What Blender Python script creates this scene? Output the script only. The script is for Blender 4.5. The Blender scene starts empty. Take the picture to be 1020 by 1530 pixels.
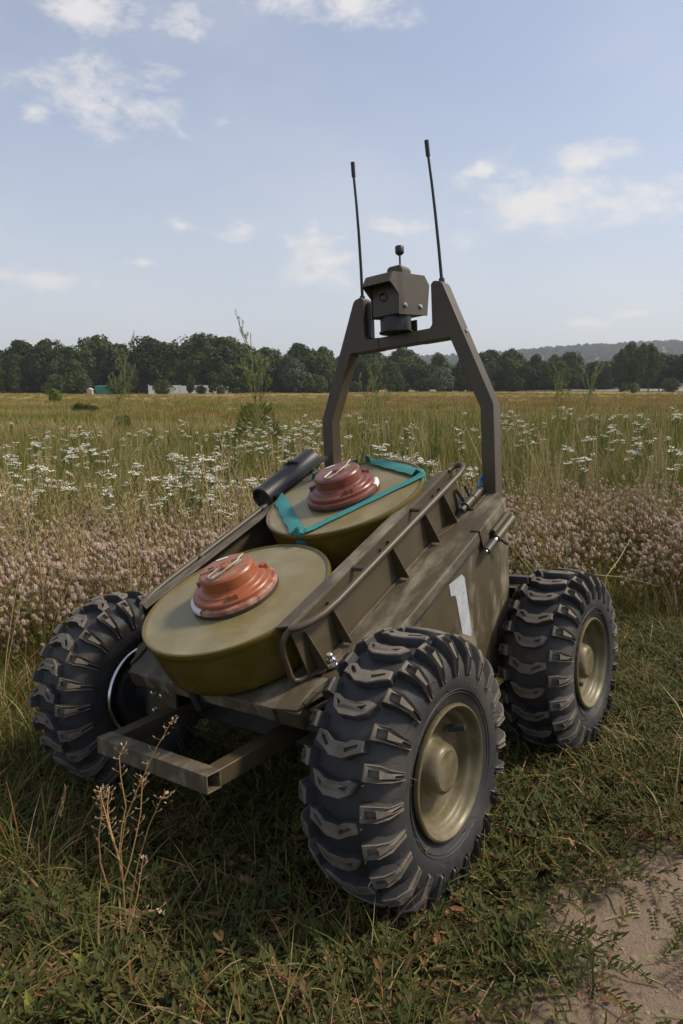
import bpy, bmesh, math, random
import numpy as np
from mathutils import Vector, Matrix, noise
from mathutils.geometry import tessellate_polygon

R = math.radians
rng = random.Random(7)
scene = bpy.context.scene
COL = scene.collection

# ------------------------------------------------------------------ camera
CAM = Vector((-0.0235, -1.2745, 0.7351))
PITCH = R(10.149)
cd = bpy.data.cameras.new('camera')
cd.sensor_fit = 'VERTICAL'; cd.sensor_height = 36.0; cd.sensor_width = 24.0
cd.lens = 24.185; cd.clip_start = 0.02; cd.clip_end = 12000
cam = bpy.data.objects.new('camera', cd); COL.objects.link(cam)
cam.location = CAM; cam.rotation_euler = (math.pi/2 - PITCH, 0, 0)
scene.camera = cam

# ------------------------------------------------------------------ light
SUN_EL, SUN_AZ = 50.0, 86.0           # azimuth clockwise from +Y: from the right
world = bpy.data.worlds.new('World'); scene.world = world; world.use_nodes = True
sd = bpy.data.lights.new('sun', 'SUN'); sd.energy = 2.7; sd.angle = R(9); sd.color = (1.0, 0.90, 0.74)
sun = bpy.data.objects.new('sun', sd); COL.objects.link(sun)
_el, _az = R(SUN_EL), R(SUN_AZ)
_d = Vector((math.sin(_az)*math.cos(_el), math.cos(_az)*math.cos(_el), math.sin(_el)))
sun.rotation_euler = _d.to_track_quat('Z', 'Y').to_euler()
vs = scene.view_settings
vs.view_transform = 'Standard'; vs.look = 'None'; vs.exposure = 0.58; vs.gamma = 1.0; vs.use_curve_mapping = False
SKY_STRENGTH = 0.15
cy = scene.cycles
cy.max_bounces = 6; cy.diffuse_bounces = 3; cy.glossy_bounces = 3; cy.transmission_bounces = 3; cy.volume_bounces = 0; cy.transparent_max_bounces = 4
world.cycles.sampling_method = 'MANUAL'; world.cycles.sample_map_resolution = 512

def pix_dir(px, py):
    f = 1027.86
    a = (px-510)/f; b = -(py-765)/f
    cp, sp = math.cos(PITCH), math.sin(PITCH)
    return Vector((a, cp + b*sp, -sp + b*cp))
def at(px, py, dist):
    """point seen at a pixel of the photograph, dist metres ahead"""
    d = pix_dir(px, py); return CAM + d*(dist/d.y)

def build_world():
    nt = world.node_tree; nt.nodes.clear(); N = nt.nodes.new; L = nt.links.new
    out = N('ShaderNodeOutputWorld'); bg = N('ShaderNodeBackground')
    sky = N('ShaderNodeTexSky'); sky.sky_type = 'NISHITA'; sky.sun_disc = False
    sky.sun_elevation = R(SUN_EL); sky.sun_rotation = R(SUN_AZ)
    sky.air_density = 0.9; sky.dust_density = 1.6; sky.ozone_density = 1.3; sky.altitude = 100
    tc = N('ShaderNodeTexCoord')
    clouds = [(128,18,75,34),(165,148,105,46),(52,166,24,14),(268,40,42,20),(512,2,85,20),(62,418,75,17),(488,390,62,33),
              (357,345,28,14),(800,303,150,40),(930,296,120,26),(590,330,55,18),(868,238,65,18),(882,479,32,9),(215,392,18,7),(270,337,16,8),(940,470,28,7),(720,255,24,12)]
    acc = None
    for px, py, hw, hh in clouds:
        d = pix_dir(px, py).normalized()
        mp = N('ShaderNodeMapping'); mp.vector_type = 'TEXTURE'
        mp.inputs['Location'].default_value = d
        mp.inputs['Rotation'].default_value = (0, 0, -math.atan2(d.x, d.y))
        k = 1.0/1027.86
        mp.inputs['Scale'].default_value = (hw*k*1.15, 1.0, hh*k*1.15)
        L(tc.outputs['Generated'], mp.inputs['Vector'])
        ln = N('ShaderNodeVectorMath'); ln.operation = 'LENGTH'; L(mp.outputs[0], ln.inputs[0])
        if acc is None: acc = ln.outputs['Value']
        else:
            m = N('ShaderNodeMath'); m.operation = 'SMOOTH_MIN'; m.inputs[2].default_value = 0.25
            L(acc, m.inputs[0]); L(ln.outputs['Value'], m.inputs[1]); acc = m.outputs[0]
    def noi(scale, det, rough, dist=0.0):
        mp = N('ShaderNodeMapping'); mp.inputs['Scale'].default_value = (1, 1, 1.9); L(tc.outputs['Generated'], mp.inputs['Vector'])
        n = N('ShaderNodeTexNoise'); n.inputs['Scale'].default_value = scale; n.inputs['Detail'].default_value = det
        n.inputs['Roughness'].default_value = rough; n.inputs['Distortion'].default_value = dist
        L(mp.outputs[0], n.inputs['Vector']); return n.outputs[0]
    n1 = noi(13.0, 9, 0.62, 0.3); n2 = noi(3.2, 5, 0.55); n3 = noi(38.0, 6, 0.6, 0.2)
    def mth(op, a, b, c=None, clamp=False):
        m = N('ShaderNodeMath'); m.operation = op; m.use_clamp = clamp
        for i, v in enumerate((a, b, c)):
            if v is None: continue
            if isinstance(v, (int, float)): m.inputs[i].default_value = v
            else: L(v, m.inputs[i])
        return m.outputs[0]
    # density = (1 - distance) + noise
    dens = mth('SUBTRACT', 0.92, acc)
    dens = mth('ADD', dens, mth('MULTIPLY', mth('SUBTRACT', n1, 0.5), 3.4))
    dens = mth('ADD', dens, mth('MULTIPLY', mth('SUBTRACT', n3, 0.5), 1.1))
    mr = N('ShaderNodeMapRange'); mr.interpolation_type = 'SMOOTHSTEP'
    L(dens, mr.inputs[0]); mr.inputs[1].default_value = -0.2; mr.inputs[2].default_value = 1.15
    # thin veil
    veil = N('ShaderNodeMapRange'); veil.interpolation_type = 'SMOOTHSTEP'; L(n2, veil.inputs[0])
    veil.inputs[1].default_value = 0.38; veil.inputs[2].default_value = 0.8; veil.inputs[4].default_value = 0.22
    fac = mth('MAXIMUM', mth('MULTIPLY', mr.outputs[0], 0.86), veil.outputs[0])
    mix = N('ShaderNodeMix'); mix.data_type = 'RGBA'
    # thin summer haze in front of the blue
    pale = N('ShaderNodeMix'); pale.data_type = 'RGBA'; pale.inputs['Factor'].default_value = 0.45; L(sky.outputs[0], pale.inputs['A']); pale.inputs['B'].default_value = (2.0, 1.9, 1.88, 1)
    sz = N('ShaderNodeSeparateXYZ'); L(tc.outputs['Generated'], sz.inputs[0])
    hz_ = N('ShaderNodeMapRange'); hz_.interpolation_type = 'SMOOTHSTEP'; L(sz.outputs[2], hz_.inputs[0]); hz_.inputs[1].default_value = 0.0; hz_.inputs[2].default_value = 0.42; hz_.inputs[3].default_value = 0.72; hz_.inputs[4].default_value = 0.0
    low = N('ShaderNodeMix'); low.data_type = 'RGBA'; L(hz_.outputs[0], low.inputs['Factor']); L(pale.outputs['Result'], low.inputs['A']); low.inputs['B'].default_value = (2.95, 3.05, 3.2, 1)
    L(fac, mix.inputs['Factor']); L(low.outputs['Result'], mix.inputs['A'])
    mix.inputs['B'].default_value = (3.95, 3.80, 3.70, 1)
    L(mix.outputs['Result'], bg.inputs[0]); bg.inputs[1].default_value = SKY_STRENGTH
    L(bg.outputs[0], out.inputs[0])
build_world()

# ------------------------------------------------------------------ helpers
def link(o, parent=None):
    COL.objects.link(o)
    if parent: o.parent = parent
    return o
def tag(o, label=None, cat=None, group=None, kind=None):
    if label: o['label'] = label
    if cat: o['category'] = cat
    if group: o['group'] = group
    if kind: o['kind'] = kind
    return o
def empty(name, mat=None, parent=None):
    o = bpy.data.objects.new(name, None); o.empty_display_size = 0.05; link(o, parent)
    if mat is not None: o.matrix_local = mat
    return o
def copy_tree(o, parent=None):
    c = o.copy(); COL.objects.link(c); c.parent = parent
    for ch in o.children: copy_tree(ch, c)
    return c

class MB:
    """collects geometry for one mesh object"""
    def __init__(s, xf=None): s.v = []; s.f = []; s.m = []; s.xf = xf; s.cur = 0
    def add(s, verts, faces):
        n = len(s.v)
        s.v += [tuple(s.xf(*p)) if s.xf else tuple(p) for p in verts]
        s.f += [tuple(i+n for i in f) for f in faces]; s.m += [s.cur]*len(faces)
    def box(s, a, b):
        x0,y0,z0 = a; x1,y1,z1 = b
        s.add([(x0,y0,z0),(x1,y0,z0),(x1,y1,z0),(x0,y1,z0),(x0,y0,z1),(x1,y0,z1),(x1,y1,z1),(x0,y1,z1)],
              [(0,3,2,1),(4,5,6,7),(0,1,5,4),(1,2,6,5),(2,3,7,6),(3,0,4,7)])
    def prism(s, poly, lo, hi, axis=0):
        """poly of 2D points extruded along axis (0:x with (y,z), 1:y with (x,z), 2:z with (x,y))"""
        def P(p, t):
            return (t,p[0],p[1]) if axis == 0 else (p[0],t,p[1]) if axis == 1 else (p[0],p[1],t)
        n = len(poly)
        vs_ = [P(p, lo) for p in poly]+[P(p, hi) for p in poly]
        tris = tessellate_polygon([[Vector((p[0],p[1],0)) for p in poly]])
        fs = [tuple(range(n))[::-1], tuple(range(n, 2*n))]
        fs += [(i,(i+1)%n,n+(i+1)%n,n+i) for i in range(n)]
        s.add(vs_, fs)
    def tube(s, pts, r, n=10, caps=True, r_end=None):
        pts = [Vector(p) for p in pts]; rings = []
        prev = None
        for i, p in enumerate(pts):
            t = (pts[min(i+1,len(pts)-1)]-pts[max(i-1,0)]).normalized()
            if prev is None:
                u = t.orthogonal().normalized()
            else:
                u = (prev - t*prev.dot(t)).normalized()
            prev = u; w = t.cross(u)
            rr = r if r_end is None else r+(r_end-r)*i/(len(pts)-1)
            rings.append([p+(u*math.cos(2*math.pi*k/n)+w*math.sin(2*math.pi*k/n))*rr for k in range(n)])
        vs_ = [q for rg in rings for q in rg]
        fs = [(i*n+k, i*n+(k+1)%n, (i+1)*n+(k+1)%n, (i+1)*n+k) for i in range(len(pts)-1) for k in range(n)]
        if caps: fs += [tuple(range(n))[::-1], tuple(range((len(pts)-1)*n, len(pts)*n))]
        s.add(vs_, fs)
    def lathe(s, prof, n=48, axis=2, c=(0,0,0), capA=False, capB=False):
        """prof: (radius, along)"""
        vs_ = []
        for r, a in prof:
            for k in range(n):
                t = 2*math.pi*k/n; p, q = r*math.cos(t), r*math.sin(t)
                v = (p,q,a) if axis == 2 else (a,p,q) if axis == 0 else (q,a,p)
                vs_.append((v[0]+c[0], v[1]+c[1], v[2]+c[2]))
        fs = [(i*n+k, i*n+(k+1)%n, (i+1)*n+(k+1)%n, (i+1)*n+k) for i in range(len(prof)-1) for k in range(n)]
        if capA: fs.append(tuple(range(n))[::-1])
        if capB: fs.append(tuple(range((len(prof)-1)*n, len(prof)*n)))
        s.add(vs_, fs)
    def bar(s, a, b, w, h, up=(0,0,1)):
        """square bar from a to b"""
        a, b = Vector(a), Vector(b); t = (b-a).normalized(); u = Vector(up); sd_ = t.cross(u).normalized(); u = sd_.cross(t)
        vs_ = []
        for p in (a, b):
            for i, j in ((-1,-1),(1,-1),(1,1),(-1,1)): vs_.append(p+sd_*(i*w/2)+u*(j*h/2))
        s.add(vs_, [(0,1,2,3),(7,6,5,4),(0,4,5,1),(1,5,6,2),(2,6,7,3),(3,7,4,0)])
    def mesh(s, name, mats, smooth=None):
        me = bpy.data.meshes.new(name); me.from_pydata(s.v, [], s.f)
        for m in (mats if isinstance(mats, (list, tuple)) else [mats]): me.materials.append(m)
        if any(s.m): me.polygons.foreach_set('material_index', s.m)
        bm = bmesh.new(); bm.from_mesh(me); bmesh.ops.recalc_face_normals(bm, faces=bm.faces); bm.to_mesh(me); bm.free()
        if smooth:
            me.polygons.foreach_set('use_smooth', [True]*len(me.polygons)); me.set_sharp_from_angle(angle=R(smooth))
        me.update(); return me
    def build(s, name, mats, parent=None, bevel=0, smooth=None):
        o = bpy.data.objects.new(name, s.mesh(name, mats, smooth)); link(o, parent)
        if bevel:
            b = o.modifiers.new('bevel', 'BEVEL'); b.width = bevel; b.segments = 2; b.limit_method = 'ANGLE'; b.angle_limit = R(35)
            o.data.polygons.foreach_set('use_smooth', [True]*len(o.data.polygons)); o.data.set_sharp_from_angle(angle=R(40))
            b.harden_normals = True
        return o

# ------------------------------------------------------------------ materials
def newmat(name):
    m = bpy.data.materials.new(name); m.use_nodes = True; nt = m.node_tree
    return m, nt, nt.nodes['Principled BSDF']
def rgba(c): return (c[0], c[1], c[2], 1)
def noise_node(nt, scale, detail=4, rough=0.55, coord='Object', stretch=None):
    tc = nt.nodes.new('ShaderNodeTexCoord'); n = nt.nodes.new('ShaderNodeTexNoise')
    n.inputs['Scale'].default_value = scale; n.inputs['Detail'].default_value = detail; n.inputs['Roughness'].default_value = rough
    src = tc.outputs[coord]
    if stretch:
        mp = nt.nodes.new('ShaderNodeMapping'); mp.inputs['Scale'].default_value = stretch; nt.links.new(src, mp.inputs[0]); src = mp.outputs[0]
    nt.links.new(src, n.inputs['Vector']); return n.outputs[0]
def ramp(nt, src, lo, hi):
    r = nt.nodes.new('ShaderNodeMapRange'); r.interpolation_type = 'SMOOTHSTEP'
    r.inputs[1].default_value = lo; r.inputs[2].default_value = hi; nt.links.new(src, r.inputs[0]); return r.outputs[0]
def mixc(nt, fac, a, b):
    m = nt.nodes.new('ShaderNodeMix'); m.data_type = 'RGBA'
    if isinstance(fac, float): m.inputs['Factor'].default_value = fac
    else: nt.links.new(fac, m.inputs['Factor'])
    for k, v in (('A', a), ('B', b)):
        if isinstance(v, tuple): m.inputs[k].default_value = rgba(v)
        else: nt.links.new(v, m.inputs[k])
    return m.outputs['Result']
def mathn(nt, op, a, b):
    m = nt.nodes.new('ShaderNodeMath'); m.operation = op
    for i, v in enumerate((a, b)):
        if isinstance(v, (int, float)): m.inputs[i].default_value = v
        else: nt.links.new(v, m.inputs[i])
    return m.outputs[0]
def bump(nt, bs, src, strength, dist):
    b = nt.nodes.new('ShaderNodeBump'); b.inputs['Strength'].default_value = strength; b.inputs['Distance'].default_value = dist
    nt.links.new(src, b.inputs['Height']); nt.links.new(b.outputs[0], bs.inputs['Normal'])
def paint(name, c1, c2, rough=0.5, dust=None, dust_amt=0.5, dust_scale=9, metallic=0.0, scale=25, bstr=0.12, stretch=None, lo=0.48, hi=0.72, spec=0.5):
    m, nt, bs = newmat(name)
    c = mixc(nt, ramp(nt, noise_node(nt, scale, 5), 0.3, 0.7), c1, c2)
    rg = rough
    if dust:
        d = ramp(nt, noise_node(nt, dust_scale, 8, 0.68, stretch=stretch), lo, hi)
        d = mathn(nt, 'MULTIPLY', d, dust_amt)
        fine = ramp(nt, noise_node(nt, 420, 2), 0.62, 0.72)
        d = mathn(nt, 'MAXIMUM', d, mathn(nt, 'MULTIPLY', fine, dust_amt*0.6))
        c = mixc(nt, d, c, dust)
        rr = mathn(nt, 'ADD', mathn(nt, 'MULTIPLY', d, 0.35), rough); nt.links.new(rr, bs.inputs['Roughness'])
    else: bs.inputs['Roughness'].default_value = rough
    nt.links.new(c, bs.inputs['Base Color']); bs.inputs['Metallic'].default_value = metallic
    bs.inputs['Specular IOR Level'].default_value = spec
    if bstr: bump(nt, bs, noise_node(nt, 600, 2), bstr, 0.0006)
    return m

DUST = (0.20, 0.165, 0.12)
M = {}
M['olive'] = paint('olive_drab_paint', (0.058,0.043,0.021), (0.068,0.051,0.026), 0.46, DUST, 0.25, 7, bstr=0.25)
M['olive_dusty'] = paint('dusty_olive_paint', (0.062,0.047,0.026), (0.078,0.061,0.035), 0.55, (0.26,0.22,0.155), 0.85, 12, stretch=(2.2,0.7,1), lo=0.42, hi=0.72, bstr=0.25)
M['olive_smear'] = paint('smeared_olive_paint', (0.060,0.046,0.022), (0.075,0.059,0.030), 0.5, (0.24,0.20,0.13), 0.8, 9, stretch=(1,1.2,0.45), lo=0.46, hi=0.60, bstr=0.25)
M['mine_side'] = paint('mine_olive_enamel', (0.120,0.084,0.012), (0.100,0.070,0.010), 0.27, (0.26,0.22,0.13), 0.30, 22, scale=9, lo=0.55, hi=0.8, bstr=0.06)
M['mine_top'] = paint('mine_lit_dusty_enamel', (0.190,0.152,0.055), (0.155,0.130,0.050), 0.28, (0.37,0.31,0.20), 0.6, 8, scale=9, lo=0.38, hi=0.8, bstr=0.08)  # paler copy of the side enamel: skylight on the top put into its colour
M['terracotta'] = paint('terracotta_plastic', (0.32,0.092,0.032), (0.27,0.074,0.026), 0.36, (0.38,0.21,0.12), 0.35, 30, bstr=0.1)
M['brick_red'] = paint('brick_red_plastic', (0.185,0.050,0.030), (0.155,0.042,0.027), 0.32, (0.32,0.20,0.15), 0.3, 30, bstr=0.1)
M['cap_top'] = paint('cap_top_terracotta', (0.29,0.108,0.058), (0.24,0.085,0.046), 0.42, (0.40,0.27,0.20), 0.5, 40, bstr=0.1)  # cap tops: faded pinker tone, also standing in for shading contrast with the wall
M['cap_top_red'] = paint('cap_top_brick_red', (0.17,0.066,0.050), (0.14,0.055,0.042), 0.38, (0.36,0.25,0.21), 0.4, 40, bstr=0.1)
M['worn_edge'] = paint('worn_terracotta_flange', (0.20,0.045,0.03), (0.36,0.20,0.13), 0.5, (0.40,0.30,0.22), 0.6, 60, scale=60)
M['black_rubber'] = paint('black_rubber_seal', (0.018,0.019,0.022), (0.028,0.029,0.032), 0.6, DUST, 0.2, 20)
M['black_plastic'] = paint('black_plastic', (0.014,0.014,0.015), (0.022,0.022,0.023), 0.45, DUST, 0.15, 20)
M['dark_metal'] = paint('dark_metal', (0.03,0.029,0.027), (0.045,0.042,0.038), 0.5, DUST, 0.3, 20)
M['steel'] = paint('zinc_plated_steel', (0.52,0.52,0.53), (0.62,0.62,0.63), 0.28, None, metallic=1.0)
M['polished'] = paint('polished_steel', (0.5,0.5,0.5), (0.6,0.6,0.6), 0.22, None, metallic=1.0, bstr=0)
M['white_paint'] = paint('white_paint', (0.36,0.38,0.39), (0.45,0.47,0.48), 0.55, (0.16,0.145,0.11), 0.5, 40, lo=0.45, hi=0.7)
M['white_label'] = paint('white_label', (0.62,0.62,0.60), (0.7,0.7,0.68), 0.6, (0.4,0.36,0.3), 0.4, 60)
M['wheel_olive'] = paint('wheel_olive_enamel', (0.098,0.080,0.036), (0.118,0.096,0.044), 0.40, (0.19,0.155,0.10), 0.75, 22, metallic=0.15, lo=0.42, hi=0.68, bstr=0.06)
M['clip'] = paint('olive_wire_clip', (0.33,0.31,0.20), (0.40,0.38,0.27), 0.4, None, metallic=0.2)
M['ink'] = paint('black_stamp_ink', (0.03,0.02,0.018), (0.05,0.03,0.025), 0.7, None)
M['blue'] = paint('blue_cable', (0.03,0.14,0.55), (0.04,0.17,0.6), 0.4, None)
M['glass'] = paint('lens_glass', (0.008,0.008,0.012), (0.012,0.012,0.016), 0.05, None, bstr=0)

def strap_mat():
    m, nt, bs = newmat('teal_webbing')
    n = noise_node(nt, 60, 4)
    tc = nt.nodes.new('ShaderNodeTexCoord'); w = nt.nodes.new('ShaderNodeTexWave'); w.inputs['Scale'].default_value = 260; w.inputs['Distortion'].default_value = 2
    nt.links.new(tc.outputs['Object'], w.inputs[0])
    c = mixc(nt, n, (0.022,0.185,0.175), (0.04,0.26,0.24)); c = mixc(nt, mathn(nt,'MULTIPLY',w.outputs['Fac'],0.35), c, (0.015,0.13,0.125))
    nt.links.new(c, bs.inputs['Base Color']); bs.inputs['Roughness'].default_value = 0.75
    bump(nt, bs, w.outputs['Fac'], 0.5, 0.0008); return m
M['strap'] = strap_mat()

def tyre_mat(name, dusty):
    m, nt, bs = newmat(name)
    n = noise_node(nt, 26, 6, 0.65); nf = noise_node(nt, 260, 4, 0.7); ns = noise_node(nt, 7, 5, 0.6)
    c = mixc(nt, n, (0.016,0.0158,0.0165), (0.030,0.029,0.029))
    if dusty:
        c = mixc(nt, mathn(nt, 'ADD', mathn(nt, 'MULTIPLY', ramp(nt, n, 0.25, 0.65), 0.5), 0.22), c, (0.225,0.185,0.138))
    side = mathn(nt, 'MULTIPLY', ramp(nt, ns, 0.44, 0.68), 0.36)
    c = mixc(nt, side, c, (0.12,0.103,0.080))
    c = mixc(nt, mathn(nt, 'MULTIPLY', ramp(nt, nf, 0.6, 0.75), 0.3), c, (0.17,0.145,0.11))
    nt.links.new(c, bs.inputs['Base Color'])
    nt.links.new(mathn(nt, 'ADD', mathn(nt, 'MULTIPLY', n, 0.25), 0.62 if dusty else 0.54), bs.inputs['Roughness'])
    bump(nt, bs, nf, 0.35, 0.0012); return m
M['tyre'] = tyre_mat('tyre_rubber', False); M['lug'] = tyre_mat('dust_worn_rubber', True)

# ------------------------------------------------------------------ the robot's own frame
RW = Matrix(((0.79002, 0.61153, -0.04362, 0), (-0.60477, 0.78900, 0.10827, 0), (0.10062, -0.05916, 0.99316, 0), (0,0,0,1)))
SL = 0.4159; SN, CS = math.sin(SL), math.cos(SL)
BO = Vector((0, -0.2964, 0.3904))
def bed(x, s, h):                     # across, up the sloping bed, off the bed (0 = top of the front mine)
    return (x, BO.y + s*CS - h*SN, BO.z + s*SN + h*CS)
BEDM = Matrix(((1,0,0,BO.x),(0,CS,-SN,BO.y),(0,SN,CS,BO.z),(0,0,0,1)))
HB = -0.092                           # bed surface

robot = empty('ground_robot', RW)
tag(robot, 'four-wheeled olive drab cargo robot with a sloping bed and a roll bar', 'robot')

def hull():
    m = MB()
    b0 = bed(0, -0.06, HB-0.004); b1 = bed(0, 0.525, HB-0.004)
    poly = [(b0[1], b0[2]), (b1[1], b1[2]), (0.218, 0.165), (-0.05, 0.165), (-0.22, 0.212), (b0[1]+0.012, b0[2]-0.03)]
    m.prism(poly, -0.243, 0.243, 0)
    m.build('hull', M['olive_smear'], robot, bevel=0.003)
    for s in (1, -1):
        p = MB(); t0 = bed(0, 0.0, HB-0.022); t1 = bed(0, 0.512, HB-0.022)
        pl = [(t0[1], t0[2]), (t1[1], t1[2]), (0.214, 0.18), (-0.05, 0.18), (-0.21, 0.225)]
        p.prism(pl, min(s*0.2435, s*0.2475), max(s*0.2435, s*0.2475), 0)
        p.build('side_panel', M['olive_smear'], robot, bevel=0.001)
    # bed plate with its folded front edge and cut corners
    p = MB(bed)
    p.prism([(-0.172,0.52),(-0.172,-0.055),(-0.235,-0.050),(-0.188,-0.128),(-0.150,-0.131),(0.150,-0.131),(0.192,-0.124),(0.236,-0.050),(0.172,-0.055),(0.172,0.52)], HB-0.0035, HB, 2)
    p.box((-0.150,-0.131,HB-0.024), (0.150,-0.127,HB-0.0037))
    p.build('bed_plate', M['olive_dusty'], robot, bevel=0.0012)
    for s in (1, -1):
        b = MB(bed)
        xs = sorted((s*0.152, s*0.198))
        b.box((xs[0],-0.127,HB-0.034), (xs[1],-0.05,HB-0.0037))
        b.build('corner_block', M['olive'], robot, bevel=0.003)
        r = MB(bed); r.tube([(s*0.200,-0.112,HB+0.001),(s*0.203,-0.09,HB+0.003),(s*0.214,-0.052,HB+0.003)], 0.0042, 8)
        r.build('weld_rib', M['olive'], robot, smooth=40)
        # outer fender leaf falling away beside the wheel
        w = MB(bed); w.prism([(s*0.206,-0.112),(s*0.250,-0.060),(s*0.250,0.02),(s*0.238,0.02),(s*0.238,-0.05)], HB-0.012, HB-0.0055, 2)
        w.build('fender_leaf', M['olive_dusty'], robot, bevel=0.001)
        # lid with folded lip and rubber seal
        l = MB(bed)
        l.prism([(s*0.173,-0.02),(s*0.2505,-0.02),(s*0.2505,0.490),(s*0.222,0.534),(s*0.173,0.534)], HB, HB+0.003, 2)
        xs = sorted((s*0.2485, s*0.2520)); l.box((xs[0],-0.02,HB-0.016),(xs[1],0.488,HB+0.0024))
        lid = l.build('lid', M['olive_dusty'], robot, bevel=0.0015)
        q = MB(bed); q.bar((s*0.2502,0.488,HB-0.0065),(s*0.222,0.533,HB-0.0065),0.0035,0.019,(0,0,1)); q.build('lid_lip', M['olive_dusty'], lid, bevel=0.001)
        k = MB(bed); xs = sorted((s*0.2476, s*0.2500)); k.box((xs[0],-0.018,HB-0.022),(xs[1],0.486,HB-0.0162))
        k.build('rubber_seal', M['black_rubber'], lid)
        # big bolt on the plate
        bt = empty('bolt', None, robot)
        w = MB(bed); w.lathe([(0.0,HB),(0.0125,HB),(0.0125,HB+0.0022),(0.006,HB+0.0022)], 28, 2, (s*0.186,-0.022,0)); w.build('washer', M['steel'], bt, smooth=30)
        w = MB(bed); w.lathe([(0.0085,HB+0.0022),(0.0085,HB+0.009),(0.007,HB+0.0105),(0.0,HB+0.0105)], 6, 2, (s*0.186,-0.022,0)); w.build('nut', M['steel'], bt, bevel=0.0008)
        w = MB(bed); w.lathe([(0.0048,HB+0.010),(0.0048,HB+0.017),(0.004,HB+0.018),(0,HB+0.018)], 16, 2, (s*0.186,-0.022,0)); w.build('stud', M['steel'], bt, smooth=30)
hull()

def rails():
    for s in (1, -1):
        rail = empty('side_rail', None, robot)
        w = MB(bed); xs = sorted((s*0.1705, s*0.1735))
        w.prism([(-0.062,HB),(0.455,HB),(0.462,-0.005),(0.455,0.0),(-0.066,0.0)], xs[0], xs[1], 0)
        w.build('web', M['olive'], rail, bevel=0.0008)
        w = MB(bed); w.prism([(s*0.150,-0.070),(s*0.1737,-0.060),(s*0.1737,0.456),(s*0.158,0.430),(s*0.150,0.380)], 0.0003, 0.0033, 2)
        w.build('top_flange', M['olive_dusty'], rail, bevel=0.0008)
        w = MB(bed); w.prism([(s*0.1738,-0.060),(s*0.190,-0.048),(s*0.190,0.0),(s*0.179,0.012),(s*0.179,0.345),(s*0.188,0.365),(s*0.196,0.412),(s*0.1738,0.425)], HB+0.0032, HB+0.0062, 2)
        w.build('foot_flange', M['olive_dusty'], rail, bevel=0.0008)
        for g in (-0.042, 0.022, 0.205, 0.325, 0.400):
            w = MB(bed); w.prism([(s*0.1738,HB+0.0063),(s*0.1965,HB+0.0063),(s*0.1965,HB+0.010),(s*0.179,-0.012 if g > 0 else -0.02),(s*0.1738,-0.012 if g > 0 else -0.02)], g-0.0012, g+0.0012, 1)
            w.build('gusset', M['olive'], rail, bevel=0.0005)
        t = MB(bed)
        path = [(s*0.170,-0.064,-0.001),(s*0.182,-0.054,-0.003),(s*0.190,-0.038,-0.004),(s*0.197,-0.014,-0.005),(s*0.200,0.02,-0.005),(s*0.200,0.2,-0.005),
                (s*0.200,0.440,-0.004),(s*0.199,0.463,-0.002),(s*0.193,0.474,0.0),(s*0.184,0.476,0.001),(s*0.174,0.468,0.0),(s*0.171,0.452,-0.001)]
        t.tube(path, 0.0056, 12); t.build('grab_rail', M['olive'], rail, smooth=40)
        t = MB(bed)
        t.tube([(s*0.172,-0.062,-0.001),(s*0.166,-0.072,-0.008),(s*0.162,-0.079,-0.018),(s*0.160,-0.082,-0.035),(s*0.159,-0.083,-0.070),(s*0.159,-0.081,-0.082),(s*0.163,-0.072,-0.087),(s*0.170,-0.058,-0.087)], 0.0046, 10)
        t.build('end_rod', M['olive'], rail, smooth=40)
        for c in (0.105, 0.300):
            t = MB(bed); t.tube([(s*0.172,c-0.004,-0.002),(s*0.199,c,-0.005)], 0.0042, 8); t.build('cross_rod', M['olive'], rail, smooth=40)
        for c in (-0.01, 0.18, 0.375):
            t = MB(bed); t.lathe([(0.0,s*0.1745),(0.0038,s*0.1745),(0.0030,s*0.178),(0.0,s*0.1785)], 8, 0, (0,c,-0.016)); t.build('rivet', M['dark_metal'], rail, smooth=40)
rails()

def roll_bar():
    rb = empty('roll_bar', None, robot)
    for s in (1, -1):
        m = MB()
        m.prism([(s*0.192,0.44),(s*0.2215,0.44),(s*0.2215,0.702),(s*0.1165,0.957),(s*0.111,0.964),(s*0.094,0.968),(s*0.087,0.962),(s*0.087,0.879),(s*0.081,0.872),(s*0.050,0.872),(s*0.050,0.845),(s*0.128,0.845),(s*0.192,0.696)], 0.2215, 0.2545, 1)
        m.build('upright', M['olive'], rb, bevel=0.0025)
        b = MB(); b.lathe([(0.0,s*0.0),(0.0042,s*0.0),(0.0042,s*0.002),(0.003,s*0.0035),(0,s*0.0036)], 12, 0, (s*0.158,0.238,0.857)); b.build('screw', M['steel'], rb, smooth=30)
        b = MB(); b.lathe([(0.0062,0.964),(0.0062,0.9735),(0.0048,0.975),(0.0,0.975)], 14, 2, (s*0.103,0.242,0)); ab = b.build('antenna_base', M['black_plastic'], rb, smooth=30)
    m = MB(); m.box((-0.0505,0.2225,0.8458),(0.0505,0.2535,0.8712)); m.build('crossbar', M['olive'], rb, bevel=0.002)
    w = MB(); w.box((-0.0855,0.232,0.876),(-0.0765,0.248,0.955)); w.build('black_strip', M['black_plastic'], rb, bevel=0.001)
    for (bx, tp) in ((-0.103, (-0.083,0.198,1.252)), (0.103, (0.103,0.198,1.240))):
        a = empty('antenna', None, robot)
        p0 = Vector((bx,0.242,0.968)); p1 = Vector(tp); mid = (p0+p1)/2+Vector((0,0.004,0)); e = p1-(p1-p0).normalized()*0.026
        r = MB(); r.tube([p0, (p0+mid)/2+Vector((0,0.001,0)), mid, (mid+e)/2+Vector((0,0.001,0)), e], 0.0036, 10, r_end=0.0027); r.build('rod', M['black_plastic'], a, smooth=40)
        r = MB(); d = (p1-e).normalized(); r.tube([e-d*0.004, e, p1-d*0.004, p1], 0.0046, 12); r.build('tip', M['black_rubber'], a, smooth=40)
roll_bar()

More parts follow.
